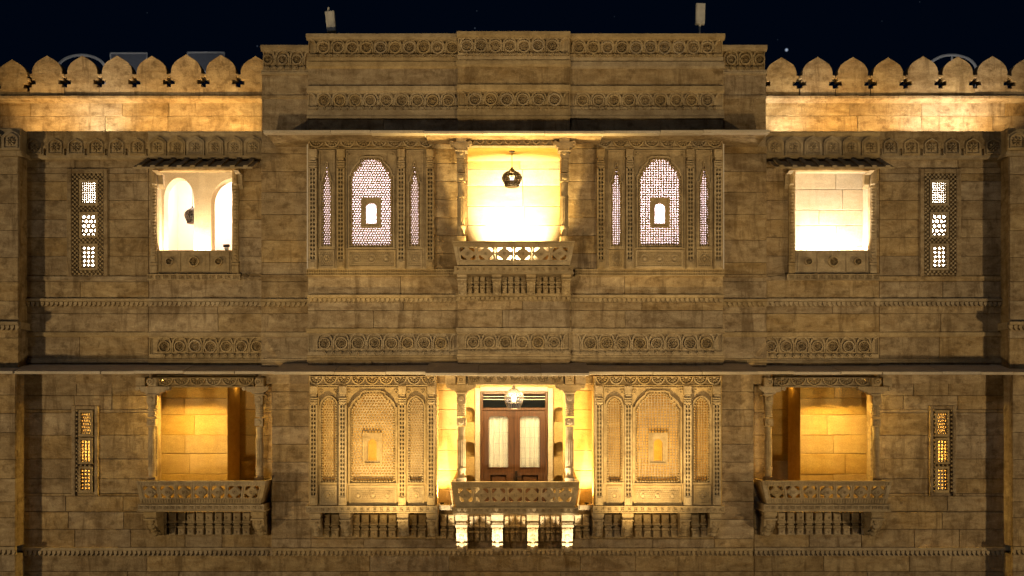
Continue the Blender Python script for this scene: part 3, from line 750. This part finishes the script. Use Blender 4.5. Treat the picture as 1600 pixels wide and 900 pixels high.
# =================================================================== latticed bay windows
def oriel(c, F, yw, o):
    """four pierced pilasters, a wide and two narrow lattice panels; everything in pixels of the left bay"""
    rg = lambda a, b: (min(c(a),c(b)), max(c(a),c(b)))
    a, b = rg(o['x0'], o['x1'])
    cx = lambda poly: [(c(x), z) for x, z in poly] if c(0) == 0 else [(c(x), z) for x, z in reversed(poly)]
    pans = [(o['n1'], o['kindn']), (o['ctr'], 'cusp'), (o['n2'], o['kindn'])]
    hol = []; info = []
    for (x0, x1, yt, ys, yb), kd in pans:
        pl = cx(arch(kd, x0, x1, yt, ys, yb)); hol.append(pl); info.append((pl, kd))
    fr = MB().pplate(rect(a, b, o['top'], o['bot']), hol, F, .05)
    # sides and top of the projecting box
    if yw - F > .1:
        fr.box(X(a,F),X(a,F)+.05,F+.05,yw,Z(o['bot'],F),Z(o['top'],F)); fr.box(X(b,F)-.05,X(b,F),F+.05,yw,Z(o['bot'],F),Z(o['top'],F))
        fr.box(X(a,F)+.05,X(b,F)-.05,F+.05,yw,Z(o['top'],F)-.03,Z(o['top'],F))
    # raised border round each arch, spandrel bosses, sunk-panel edge
    for (pl, kd), (dims, _) in zip(info, pans):
        gb = 5 if kd == 'cusp' else 3.6
        fr.pplate(grow(pl, gb+.4), [grow(pl, gb-1.8)], F-.055, .055, False)
        xs = sorted((c(dims[0]), c(dims[1]))); e0, e1 = xs[0]-(9 if kd=='cusp' else 6), xs[1]+(9 if kd=='cusp' else 6)
        fr.pplate(rect(e0,e1,o['ptop']+1,o['dy'][0]-4), [rect(e0+1.7,e1-1.7,o['ptop']+2.7,o['dy'][0]-5.7)], F-.045, .045, False)
        for xx in (e0+5.5, e1-5.5):
            if kd == 'cusp' or o['kindn'] == 'point':
                fr.ring(X(xx,F),Z(o['ptop']+8,F),.022,.04,F-.022,F,12); fr.dome(X(xx,F),Z(o['ptop']+8,F),.018,F,.02,6)
    w = fr.build('bay_window', CARV, PAL)
    # fringe of little teeth inside the arch edge
    for (pl, kd), (dims, _) in zip(info, pans):
        m = MB(); L_ = []
        for i in range(len(pl)):
            p, q = pl[i], pl[(i+1)%len(pl)]; n = max(1, int(math.hypot(q[0]-p[0],q[1]-p[1])/4.0))
            for t in range(n): L_.append((p[0]+(q[0]-p[0])*(t+.5)/n, p[1]+(q[1]-p[1])*(t+.5)/n))
        for x, z in L_: m.pcbox(x-1.25,x+1.25,z-1.25,z+1.25,F-.04,F+.05,.008)
        m.build('arch_fringe', CARV, w)['kind'] = 'stuff'
    wx0, wx1, wz0, wz1 = o['eye']; wx0, wx1 = rg(wx0, wx1); fx0, fx1, fz0, fz1 = o['eyef']; fx0, fx1 = rg(fx0, fx1)
    pc = o['pc']; pn = o['pn']
    kc = 'hex' if c(0) == 0 else 'oct'
    lattice(info[1][0], pc, pc*.93, F+.05, kc, w, holes=[(fx0+1,fx1-1,fz0+1,fz1-1)], stagger=(kc=='hex'))
    for i in (0, 2): lattice(info[i][0], pn, pn, F+.05, 'dia' if kc == 'hex' else 'oct', w, stagger=(kc=='hex'))
    m = MB().pplate(rect(fx0,fx1,fz0,fz1), [arch('point', wx0, wx1, wz0, wz0+7, wz1)], F+.0, .07)
    m.pplate(rect(fx0-1,fx1+1,fz0-1,fz1+1), [rect(fx0+2,fx1-2,fz0+2,fz1-2)], F-.02, .03)
    m.build('peep_window', CARV, w)
    # dado panels
    for x0, x1 in o['dado']:
        p, q = rg(x0, x1); d0, d1 = o['dy']; m = MB()
        m.pplate(rect(p-2.5,q+2.5,d0-2.5,d1+2.5), [rect(p,q,d0,d1)], F-.03, .03, False); m.pbox(p,q,d0,d1,F-.004,F+.02)
        dd = m.build('dado_panel', CARV, w)
        h = d1-d0; n = max(1, round((q-p)/h)); step = (q-p)/n
        lattice(rect(p,q,d0,d1), 3.3, 3.3, F-.022, 'dia', w, th=.018, stagger=True, name='dado_tracery')
        m = MB()
        for i in range(n):
            xx, zz = X(p+step*(i+.5),F), Z((d0+d1)/2,F); r = min(step,h)*.30*kk(F)
            m.ring(xx,zz,r*.85,r,F-.036,F,14); m.dome(xx,zz,r*.5,F-.01,.03,10)
        m.build('dado_boss', CARV, w)
    # pilasters: carved capital, ladder of slots, base
    for x0, x1 in o['pil']:
        p, q = rg(x0, x1); wd = q-p; m = MB(); pr = .12
        c0, c1, l1, b1 = o['py']
        m.pcbox(p,q,c0,c0+(c1-c0)*.42,F-pr-.02,F+.02); m.pcbox(p+wd*.12,q-wd*.12,c0+(c1-c0)*.42,c0+(c1-c0)*.6,F-pr,F+.02)
        for t in (.62,.74,.86): m.pcbox(p+wd*.02,q-wd*.02,c0+(c1-c0)*t,c0+(c1-c0)*(t+.09),F-pr-.03+.01*t,F+.02,.01)
        m.pbox(p,q,c1,l1,F-.005,F+.02)
        for u, v in ((0,.22),(.43,.57),(.78,1)): m.pcbox(p+wd*u,p+wd*v,c1,l1,F-pr,F+.01,.006)
        n = int((l1-c1)/6.4)
        for i in range(n+1):
            z = c1+(l1-c1)*i/n; m.pbox(p+wd*.22,p+wd*.78,z-1.3,z+1.3,F-pr+.012,F)
        m.pcbox(p,q,l1,b1,F-pr-.015,F+.02); m.pcbox(p+wd*.2,q-wd*.2,l1+2,b1-2,F-pr-.03,F)
        m.build('pilaster', CARV, w)
    l, fm = fans(c(o['fan'][0]), c(o['fan'][1]), o['fan'][2], o['fan'][3], F-.08, o['fan'][4], w)
    for me, lo in fm: put('fan_motif', me, w, lo)
    return w
UPO = dict(x0=481, x1=678, top=218, bot=420, ptop=233, kindn='spire', n1=(504,517,256,286,383), ctr=(549,611,249,277,383), n2=(641,654.5,256,286,383),
           eye=(571.5,588,317,349), eyef=(565,594.5,309,355), pc=4.05, pn=3.5, dado=[(501,520),(546,615.5),(639,657)], dy=(393,415.5),
           pil=[(482,494.5),(526,538),(620.5,632.5),(666,678)], py=(232,262,406,419.5), fan=(482,678,218,232,8))
LOO = dict(x0=483, x1=681, top=588, bot=790, ptop=604, kindn='point', n1=(503,525,622,640,752), ctr=(549.5,615.5,615.5,640,752), n2=(639,660.5,622,640,752),
           eye=(574.5,588.5,686,720), eyef=(567.5,596,677,725), pc=4.7, pn=4.0, dado=[(502,524),(548,617),(640,660)], dy=(761,786),
           pil=[(483.5,495.5),(529,541),(622,634),(667.5,679.5)], py=(603,632,775,789.5), fan=(483,680,588,603,9))
for side in (-1, 1):
    c = mir(side, 1611); oriel(c, -.62, CBAY+.05, UPO)
    dice(c(479), c(712), 420, 431, CBAY-.02, 2)
    # bright room behind the upper screens
    room(c(486), c(674), 222, 418, -.50, 1.4, 'white_plaster')
    c = mir(side, 1610); w = oriel(c, -.78, LBLK, LOO)
    m = MB().pcbox(min(c(477.5),c(684)),max(c(477.5),c(684)),790,801.5,-.86,LBLK,.01); m.build('bay_sill', CARV, w)
    cut_band(c(478), c(683.5), 790.6, 800.8, -.862, 10.4, .018, w)
    for px in (492, 539, 629, 675): console(c(px), 15.5, 802, 842, -.80, LBLK, w)
    for a, b, n in ((502,531,2),(549,620,5),(638,667,2)): hanging_panel(c(a), c(b), 804, 840, LBLK-.02, n, w)
    cut_band(c(683), c(706), 789, 797, LBLK-.03, 11, .05, w)
    MB().pbox(min(c(683.5),c(704)),max(c(683.5),c(704)),789.5,797,-.66,LBLK).build('ledge', CARV, w)
    room(c(489), c(676), 594, 788, -.72, -.26 + 1.0, 'sandstone_gold')
# =================================================================== slit windows
def slit(a, b, c, d, frame, panels, y, kinds):
    hol = [rect(*p) for p in panels]
    m = MB().pplate(rect(a,b,c,d), hol, y+.01, .07)
    w = m.build('slit_window', CARV, PAL)
    m = MB(); p_ = 3.3                               # diaper border of small studs
    for p in panels:
        m.pplate(rect(p[0]-3.5,p[1]+3.5,p[2]-4,p[3]+4), [rect(p[0]-.5,p[1]+.5,p[2]-.5,p[3]+.5)], y-.055, .066, False)
    x = a+1.6
    while x < b-1:
        z = c+1.6
        while z < d-1:
            if not any(p[0]-4 < x < p[1]+4 and p[2]-4.6 < z < p[3]+4.6 for p in panels):
                if (round((x-a)/p_)+round((z-c)/p_)) % 2 == 0: m.pcbox(x-1.5,x+1.5,z-1.5,z+1.5,y-.05,y+.012,.008)
            z += p_
        x += p_
    m.build('diaper_border', CARV, w)['kind'] = 'stuff'
    for p, (kd, pt, qt, stg) in zip(panels, kinds): lattice(rect(*p), pt, qt, y-.005, kd, w, stagger=stg, name='lattice_panel')
    if frame:
        fa, fb, fc, fd = frame; m = MB()
        m.pcbox(fa,a-.4,fc,fd,y-.045,y+.02); m.pcbox(b+.4,fb,fc,fd,y-.045,y+.02); m.pcbox(a-.4,b+.4,fc,c-.4,y-.045,y+.02); m.build('window_frame', SAND, w)
    return w
for side in (-1, 1):
    f = mir(side, 1606); rg = lambda a,b,c,d: (min(f(a),f(b)),max(f(a),f(b)),c,d)
    slit(*rg(112,161,271,430), rg(104,168,263,431), [rg(127,149,284.5,317), rg(127,149,335,367), rg(127,149,384.5,418)], WING, [('sq',3.2,3.6,False),('oct',7.2,7.2,True),('dia',6.6,6.6,False)])
    room(f(100), f(168), 264, 436, .26, 1.0, 'white_plaster')
    slit(*rg(118,147,640,771), rg(111.5,153,634,775), [rg(126,141,645,677.5), rg(126,141,688,721), rg(126,141,733,765.5)], WING, [('hex',3.4,5.0,True),('sq',4.9,5.2,False),('dia',5.0,5.4,False)])
    room(f(108), f(156), 634, 777, .26, .95, 'sandstone_gold')
# =================================================================== upper side windows
for side in (-1, 1):
    f = mir(side, 1605); rg = lambda a,b: (min(f(a),f(b)),max(f(a),f(b))); y = WING2
    p, q = rg(245,362.5); w = MB().pcbox(p,q,262,266.5,y-.05,y+.12).build('balcony_window', CARV, PAL)
    for a, b in ((235,245),(362.5,372)):
        p, q = rg(a,b); m = MB(); m.pcbox(p,q,262,428,y-.07,y+.1); wd = q-p
        m.pbox(p+wd*.2,q-wd*.2,296,410,y-.075,y)
        n = 22
        for i in range(n): m.pcbox(p+wd*.26,q-wd*.26,296+114*i/n,296+114*(i+.62)/n,y-.11,y-.07,.008)
        m.pcbox(p-.6,q+.6,410,413,y-.10,y); m.pcbox(p-.6,q+.6,288,294,y-.10,y); m.pcbox(p+wd*.15,q-wd*.15,264,288,y-.18,y,.02); m.pcbox(p-.4,q+.4,415,427,y-.09,y)
        m.build('jamb', CARV, w)
    p, q = rg(245.5,362); m = MB().pbox(p,q,392,427,y-.03,y+.12); m.pbox(p,q,391,393.5,y-.05,y+.14)
    for u in (.04,.30,.69,.96):
        x = p+(q-p)*u; m.pbox(x-.8,x+.8,395,424,y-.05,y-.03)
    m.build('dado_panel', CARV, w)
    for u, s_ in ((.17,.75),(.5,1),(.83,.75)):
        o = put('rosette', ROS_S, w, (X(p+(q-p)*u,y-.03), y-.03, Z(409,y-.03))); o.scale = (s_,1,s_)
    cut_band(f(230), f(375), 428, 437.5, y-.10, 12, .03, w)
    MB().pbox(*rg(230.5,374.5),428.4,437,y-.098,y).build('window_sill', CARV, w)
    # little canopy roof with ribbed slabs
    a, b = rg(207.5, 394); yf = y-.62
    cn = MB().prism_x(X(a,yf), X(b,yf), [(yf,Z(263.5,yf)),(yf,Z(260.5,yf)),(y,Z(251,y)),(y,Z(255,y))]).build('canopy', CARV, w)
    n = 9
    for i in range(n):
        x = a+(b-a)*(i+.5)/n; yy0 = yf-.012; wd = 3.6
        v = MB().prism_x(X(x-wd,yf), X(x+wd,yf), [(yy0,Z(262.5,yf)),(yy0,Z(258.2,yf)),(y-.02,Z(246.5,y)),(y-.02,Z(250,y))]); v.build('canopy_rib', CARV, w)
    for xx in (a+30, b-30): MB().prism_x(X(xx,yf)-.05, X(xx,yf)+.05, [(y-.45,Z(263,yf)),(y,Z(263,yf)),(y,Z(296,y)),(y-.10,Z(290,y)),(y-.14,Z(276,y))]).build('canopy_bracket', CARV, w)
# left room: screen wall with two arches, plastered room beyond
y = WING2; ya = .42
room(245, 362.5, 262, 428, y+.2, ya, 'sandstone_pale', back=False)
sa, sb = 236, 420
m = MB().pplate(rect(sa,sb,240,440), [arch('round',256.5,303,278,312,428), arch('round',330,402,278,316,428)], ya, .28)
m.build('arcade_wall', 'sandstone_pale', PAL)
room(225, 440, 240, 440, ya+.28, 3.0, 'cream_plaster')
# right room: pale block wall close behind
room(1242.5, 1361, 262, 428, y+.2, .75, 'sandstone_pale', back=False)
wall(.62, 1225, 1376, [255, 270, 296, 328, 352, 384, 440], [], 62, .2, 'sandstone_pale', name='recess_wall')
# upper central recess
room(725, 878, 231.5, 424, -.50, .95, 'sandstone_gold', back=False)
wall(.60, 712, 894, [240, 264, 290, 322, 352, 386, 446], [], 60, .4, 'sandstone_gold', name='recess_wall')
# =================================================================== door and lower central recess
YD = .28
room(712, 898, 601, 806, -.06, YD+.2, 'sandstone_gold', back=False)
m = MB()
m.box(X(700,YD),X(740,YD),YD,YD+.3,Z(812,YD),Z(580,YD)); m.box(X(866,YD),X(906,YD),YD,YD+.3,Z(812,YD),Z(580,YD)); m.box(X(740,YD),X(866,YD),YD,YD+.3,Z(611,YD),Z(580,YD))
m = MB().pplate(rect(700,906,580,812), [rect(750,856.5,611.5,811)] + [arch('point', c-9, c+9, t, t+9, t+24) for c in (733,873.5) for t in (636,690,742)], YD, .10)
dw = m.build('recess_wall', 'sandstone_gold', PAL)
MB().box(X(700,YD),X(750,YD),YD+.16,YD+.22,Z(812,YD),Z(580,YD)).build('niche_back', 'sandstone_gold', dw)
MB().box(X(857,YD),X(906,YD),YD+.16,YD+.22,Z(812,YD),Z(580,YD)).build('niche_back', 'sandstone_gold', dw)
m = MB()
for a, b, c, d in ((742,750,606,810),(856.5,864.5,606,810),(750,856.5,604,611.5)): m.pcbox(a,b,c,d,YD-.05,YD+.02)
m.build('door_surround', 'sandstone_pale', dw)
y = YD+.02
m = MB()
for a, b, c, d in ((750.4,754.6,612,810),(852,856.2,612,810),(754.6,852,612,616),(754.6,852,637,641.5)): m.pcbox(a,b,c,d,y-.03,y+.09)
door = m.build('door', 'door_wood', PAL)
MB().pbox(754.6,852,616,637,y+.05,y+.06).build('transom_pane', 'dark_glass', door)
m = MB()
for c in (619, 623.5): m.pbox(754.6,852,c,c+1.2,y+.035,y+.05)
m.build('transom_bar', 'sandstone_pale', door)
for s_, (a, b, ga, gb) in enumerate(((754.8,802.8,763.5,794),(803.6,851.8,812.5,843.2))):
    gl = [(ga,730),(gb,730),(gb,655),(gb-1.2,652),(gb-4,650.5),(ga+4,650.5),(ga+1.2,652),(ga,655)]
    m = MB().pplate(rect(a,b,641.8,809), [gl, rect(ga+.5,gb-.5,740,790)], y, .05)
    m.pplate(grow(gl,1.4), [gl], y-.012, .03); m.pplate(rect(ga-.5,gb+.5,739,791), [rect(ga+2.5,gb-2.5,742,788)], y-.012, .03); m.pcbox(ga+3,gb-3,742.5,787.5,y+.012,y+.04,.03)
    lf = m.build('door_leaf', 'door_wood', door)
    MB().pbox(ga-.5,gb+.5,650,731,y+.028,y+.034).build('pane', 'clear_glass', door)
    m = MB(); n = 60; x0, x1 = X(ga-4,y), X(gb+4,y); vs = []
    for i in range(n+1):
        u = i/n; yy_ = y+.10+.022*math.sin(u*34+s_)+.012*math.sin(u*71+s_*2)
        vs += [(x0+(x1-x0)*u, yy_, Z(734,y)), (x0+(x1-x0)*u, yy_, Z(646,y))]
    m.add(vs, [(2*i,2*i+2,2*i+3,2*i+1) for i in range(n)]).build('curtain', 'curtain', door, True)
    m = MB()
    if s_ == 1:
        for c in (668, 684, 700, 716): m.pbox(ga,gb,c-.4,c+.4,y+.04,y+.05)
        m.pbox((ga+gb)/2-.4,(ga+gb)/2+.4,650,730,y+.04,y+.05)
    else:
        for c in (676, 693, 711): m.pbox(ga+9,gb,c-.4,c+.4,y+.04,y+.05)
        m.pbox(ga+20,ga+20.8,650,730,y+.04,y+.05)
    m.build('glazing_bar', 'white_metal', door)
m = MB().pcbox(804.5,808.5,736,753,y-.02,y+.01); m.pbox(806,806.8,744,746,y-.06,y-.01); m.pbox(806,815,744.4,746,y-.07,y-.05); m.build('handle', 'dark_metal', door)
MB().box(X(700,YD),X(906,YD),YD+.3,YD+.4,Z(812,YD),Z(580,YD)).build('room_back', 'dark_metal', PAL)
# =================================================================== hanging lanterns
def lantern(px, top, bot, y, rp, ceil_z, label, metal, glow, gl='lantern_glass', power=8, col=(1,.86,.66), spot=None):
    z1, z0 = Z(top,y), Z(bot,y); h = z1-z0; x = X(px,y); r = rp*kk(y)
    e = empty('hanging_lantern', (x,y,z0), label, 'lantern', None)
    prof = [(.66,0),(.70,.10),(.86,.25),(.98,.40),(1,.50),(.93,.60),(.74,.71),(.45,.80),(.20,.87),(.10,.94),(.05,1)]
    MB().lathe(0,0,[(r*a*.95,h*t) for a,t in prof[:9]],24).build('glass', gl, e, True)
    m = MB()
    for i in range(20):
        a = 2*math.pi*i/20; m.tube([(r*q*math.cos(a),r*q*math.sin(a),h*t) for q,t in prof], r*.035, 5)
    for t, q in ((0,.66),(.25,.86),(.5,1),(.71,.74)): m.lathe(0,0,[(r*q*1.0,h*t-.006),(r*q*1.035,h*t),(r*q*1.0,h*t+.006)],24)
    m.v = m.v; m.build('cage', metal, e)
    MB().lathe(0,0,[(r*.22,h*.85),(r*.16,h*.93),(r*.07,h*1.02)],12).build('cap', metal, e, True)
    n = max(2, int((ceil_z-z1)/.05)); m = MB()
    zc = ceil_z-z0; m.tube([(0,0,h),(0,0,zc)], .008, 6); m.lathe(0,0,[(.05,zc-.02),(.06,zc)],12); m.build('chain', metal, e)
    MB().lathe(0,0,[(.005,h*.30),(r*.16,h*.36),(r*.2,h*.45),(r*.12,h*.55),(.01,h*.6)],10).build('bulb', 'bulb' if power else 'dark_metal', e, True)
    if power: lamp('lantern_light', 'POINT', (x,y,z0+h*.45), power, col, e, .06)
    return e
lantern(800, 262, 292, -.25, 15.5, Z(231.5,-.5), 'dark pierced metal lantern hanging in the bright upper central balcony', 'dark_metal', 1, 'smoked_glass', power=80, col=(1,.56,.15))
lantern(803, 602, 639, -.35, 15, Z(601,-.06), 'clear ribbed glass lantern hanging in front of the wooden door', 'bronze_metal', 1, power=45, col=(1,.76,.40))
lantern(301, 322, 349, 1.6, 12.5, Z(240,.70), 'dark metal lantern half hidden behind the pillar of the arcaded room', 'dark_metal', 1, 'dark_glass', power=0)
# small camera standing on the window ledge
yl = WING2+.02; e = empty('security_camera', (X(354,yl),yl,Z(391,yl)), 'small dark camera on the ledge of the window with arches', 'camera')
k = kk(yl); MB().box(-3*k,3*k,-.03,.03,0,4.5*k).build('stand', 'white_metal', e); MB().tube([(-5*k,0,7.3*k),(-4.6*k,0,7.3*k),(4.6*k,0,7.3*k),(5*k,0,7.3*k)],2.3*k,12).build('body', 'dark_metal', e)
# =================================================================== things on the roof
zr = Z(160,YM)-.05
for px, top, bot, tilt, lb in ((518.5,18,50,6,'tilted pale metal box antenna with a white tip on the roof edge'),(1093.5,6,38,-2,'upright pale metal box antenna on a short pole on the roof')):
    y = CBAY+.35; zb = Z(56,CBAY)-.15
    e = empty('roof_antenna', (X(px,y),y,zb), lb, 'antenna', None)
    z0, z1 = Z(bot,y)-zb, Z(top,y)-zb
    MB().lathe(0,0,[(.02,0),(.02,z0+.02)],10).build('pole', 'white_metal', e)
    m = MB().cbox(-7*kk(y),7*kk(y),-.06,.06,0,z1-z0,.012)
    for u in (-.6,.55): m.box(u*7*kk(y)-.008,u*7*kk(y)+.008,-.068,-.05,.02,z1-z0-.02)
    o = m.build('housing', 'white_metal', e, loc=(0,0,z0)); o.rotation_euler = (0,R(-tilt),0)
    if tilt > 0: MB().lathe(-.065,0,[(.022,z1-.01),(.022,z1+.075),(.012,z1+.085)],10).build('tip', 'white_metal', e)
for px0, px1, top, bot, lb in ((172,230,83,118,'grey framed panel standing on the roof beside the hoop'),(293,351,82,115,'grey framed panel on the roof with a lower crossbar')):
    y = 4.0; xc = X((px0+px1)/2,y); e = empty('roof_panel', (xc,y,zr), lb, 'panel')
    w2 = (px1-px0)/2*kk(y); z1 = Z(top,y)-zr; z0 = Z(bot+8,y)-zr
    MB().plate([(-w2,z1),(w2,z1),(w2*.86,z0),(-w2*.86,z0)], [], 0, .04).build('sheet', 'panel_grey', e)
    m = MB(); m.tube([(-w2*.86,0,z0),(-w2,0,z1)],.018); m.tube([(w2*.86,0,z0),(w2,0,z1)],.018); m.tube([(-w2,0,z1),(w2,0,z1)],.022); m.tube([(-w2*.84,0,0),(-w2*.86,0,z0)],.02); m.tube([(w2*.84,0,0),(w2*.86,0,z0)],.02)
    if px0 > 200: m.tube([(-w2*.9,-.03,z0+.15),(w2*.9,-.03,z0+.15)],.03)
    m.build('frame', 'white_metal', e)
for px, lb in ((127,'pale steel hoop with a central post behind the merlons, beside the grey panels'),(1487.5,'pale steel hoop with a central post behind the merlons, away from any panel')):
    y = 3.0; e = empty('roof_hoop', (X(px,y),y,zr), lb, 'hoop'); r = 38*kk(y); zt = Z(86,y)-zr; zc = zt-r*.62
    pts = [(r*math.cos(t),0,zc+r*.62*math.sin(t)) for t in [math.pi*i/24 for i in range(25)]]
    MB().tube([(pts[0][0],0,0)]+pts+[(pts[-1][0],0,0)],.032).build('hoop', 'white_metal', e, True)
    MB().tube([(0,0,0),(0,0,zt-.01)],.022).build('post', 'white_metal', e)
# =================================================================== lamps of the place
WARM = (1,.62,.22)
def floodlight(loc, target, energy, label, cone=70, col=WARM, size=.18, group=None, sc=1.0, blend=.6, name='floodlight', pole=0):
    """lamp housing on a yoke with its light"""
    e = empty(name, loc, label, 'floodlight', group)
    d = (Vector(target)-Vector(loc)).normalized(); q = d.to_track_quat('-Y','Z').to_euler()
    hz = .28*sc+pole
    m = MB().box(-.2*sc,.2*sc,-.02*sc,.12*sc,-.14*sc,.14*sc)
    for i in range(6): m.box(-.19*sc+i*.07*sc,-.17*sc+i*.07*sc,.12*sc,.17*sc,-.13*sc,.13*sc)
    o = m.build('housing', 'dark_metal', e, loc=(0,0,hz)); o.rotation_euler = q
    o = MB().box(-.18*sc,.18*sc,-.025*sc,-.021*sc,-.12*sc,.12*sc).build('lens', 'clear_glass', e, loc=(0,0,hz)); o.rotation_euler = q
    MB().box(-.06*sc,.06*sc,-.06*sc,.06*sc,0,hz-.1*sc).build('foot', 'dark_metal', e)
    p = Vector(loc)+Vector((0,0,hz))+d*.10*sc
    lamp('flood_beam', 'SPOT', p, energy, col, e, size, target, cone, blend)
    return e
SD = lambda x: 'arcaded-room' if x < 0 else 'pale-room'
G = 'floodlights on poles in the courtyard'; FLOOD = (1,.75,.41)
for x, y, tx, en, cn in ((-19,-11,-3.5,3900,62),(19,-11,3.5,3900,62),(-6,-17,-2.6,3400,44),(6,-17,2.6,3400,44)):
    floodlight((x,y,0), (tx,0,10.3), en, 'black pole floodlight %s on the %s side' % ('at the end of the palace front' if abs(x) > 10 else 'before the central bays', SD(x)), cn, FLOOD, .35, G, 1.0, .75, pole=3.0)
# small uplights on the terrace ledge, washing the parapet wall
zt = Z(206.6,-.06)
UPL = {40:'above the end pier', 95:'beside the slit window', 150:'above the slit window', 205:'above the outer canopy tip', 260:'above the canopy, outer half', 315:'above the canopy, inner half', 375:'beside the central block'}
LED = [(p, e, c) for p, e, c in ((40,40,WARM),(95,44,WARM),(150,66,(1,.82,.55)),(205,40,WARM),(260,42,WARM),(315,48,WARM),(375,62,(1,.64,.22)))]
LED += [(1606-p, e if p not in (95,375) else 78, c if p not in (95,150,375) else (1,.84,.60)) for p, e, c in LED]
for px, en, col in LED:
    x = X(px,.3); floodlight((x,.20,zt), (x+random.uniform(-.1,.1),.85,zt+.9), en*1.15, 'small terrace uplight below the merlons %s, %s wing' % (UPL[px if px < 800 else 1606-px], SD(x)), 125, col, .03, 'uplights on the terrace ledges', .16, .9, 'uplight')
# uplights under the four consoles of the central balcony
for px in (721,777,832.5,887):
    x = X(px,-1); floodlight((x,-2.1,Z(945,-1.2)), (x,-1.0,Z(828,-1)), 800, 'small porch-roof uplight aimed at %s console under the door balcony, %s side' % ('the end' if abs(x) > .7 else 'an inner', SD(x)), 23, (1,.86,.62), .02, 'uplights below the central balcony', .22, .3, 'uplight')
MB().box(X(500,LBLK),X(1108,LBLK),-3.4,LBLK+.1,Z(945,-1.2)-.2,Z(945,-1.2)).build('porch_roof', SAND, PAL)
# uplights beside the door balcony: on the bay sills and on the balcony floor
for px, sd in ((690.5,1), (916.5,-1)):
    x = X(px,-.55); floodlight((x,-.55,Z(789,-.55)), (x-sd*.03,-.50,Z(600,-.5)), 320, 'small uplight in the gap between latticed bay and door balcony, %s side' % SD(x), 100, (1,.70,.26), .03, 'uplights in the gaps beside the door balcony', .16, 1.0, 'uplight')
for px, sd in ((744,1), (867,-1)):
    x = X(px,-1.0); floodlight((x,-.99,Z(792,-1.0)), (x-sd*.14,-.80,Z(600,-.9)), 520, 'small uplight beside the door balcony column on the %s side' % SD(x), 80, (1,.84,.55), .03, 'uplights on the door balcony floor', .16, 1.0, 'uplight')
for px, sd in ((744,1), (858.5,-1)):
    x = X(px,-1.0); floodlight((x,-1.045,Z(414.5,-1.16)), (x-sd*.14,-.97,Z(215,-.98)), 560, 'small uplight beside the upper central balcony column on the %s side' % SD(x), 84, (1,.70,.26), .03, 'uplights on the upper balcony floor', .16, 1.0, 'uplight')
for x0, tx, tg in ((X(215,1.7), X(215,4), -1), (X(1487,1.7), X(1487,3.5), 1)):
    floodlight((x0,1.5,zr), (tx,4.2,zr+1.3), 60 if tg < 0 else 40, 'small roof lamp behind the merlons %s' % ('facing the grey panels' if tg < 0 else 'facing the lone hoop'), 140, (.95,.95,1), .05, 'lamps on the roof', .3, 1.0, 'roof_lamp')
# room lights
lamp('room_light', 'SPOT', (X(803,-.4), -.35, Z(420,-.5)), 3300, (1,.93,.80), PAL, .1, (X(803,.6),.6,Z(350,.6)), 76, 1.0)
lamp('room_light', 'POINT', (X(300,.2), .12, Z(412,.2)), 260, (1,.80,.52), PAL, .12)
lamp('room_light', 'POINT', (X(330,1.8), 1.9, Z(300,1.8)), 230, (1,.86,.72), PAL, .2)
lamp('room_light', 'POINT', (X(1300,.2), .14, Z(412,.2)), 300, (1,.86,.66), PAL, .12)
for px in (580, 1031):
    lamp('room_light', 'POINT', (X(px,.5), .3, Z(300,.5)), 170, (1,.78,.92), PAL, .15)
    lamp('room_light', 'POINT', (X(px,-.1), .1, Z(700,-.1)), 38, (1,.60,.14), PAL, .1)
for px, sd in ((117, 1), (1489, -1)):
    x = X(px,.32); lamp('slit_light', 'AREA', (x, .32, Z(351,.2)), 150, (1,.94,.88), PAL, target=(x+sd*.4,.8,Z(351,.2)), sx=.08, sy=1.9)
for px, sd in ((121.5, 1), (1484.5, -1)):
    x = X(px,.32); lamp('slit_light', 'AREA', (x, .32, Z(705,.2)), 40, (1,.70,.24), PAL, target=(x+sd*.4,.8,Z(705,.2)), sx=.05, sy=1.6)
for px, t in ((318, -1), (1288, 1)):          # strip in the soffit of each side balcony
    lamp('soffit_light', 'AREA', (X(px,-.1), -.12, Z(594,-.1)), 520, (1,.62,.13), PAL, target=(X(px,.4), .42, Z(760,.4)), sx=1.5, sy=.06)
for px in (376, 1230): lamp('room_light', 'POINT', (X(px,1.2), 1.1, Z(600,1.2)), 2.5, (1,.56,.11), PAL, .08)
lamp('soffit_light', 'AREA', (X(803,-.5), -.62, Z(604,-.6)), 130, (1,.74,.34), PAL, target=(X(803,.2), .2, Z(800,.2)), sx=1.5, sy=.08)  # extra area light, added to brighten the door recess beyond the lantern's reach
for px, sd in ((580,1), (1029,-1)):
    x = X(px+sd*45,-3.2); floodlight((x,-3.2,Z(945,-1.2)), (X(px+sd*20,-.78),-.78,Z(690,-.78)), 1750, 'porch-roof uplight aimed at the lower latticed bay on the %s side' % SD(x), 50, (1,.70,.28), .08, 'uplights before the lower bays', .3, 1.0, 'uplight')
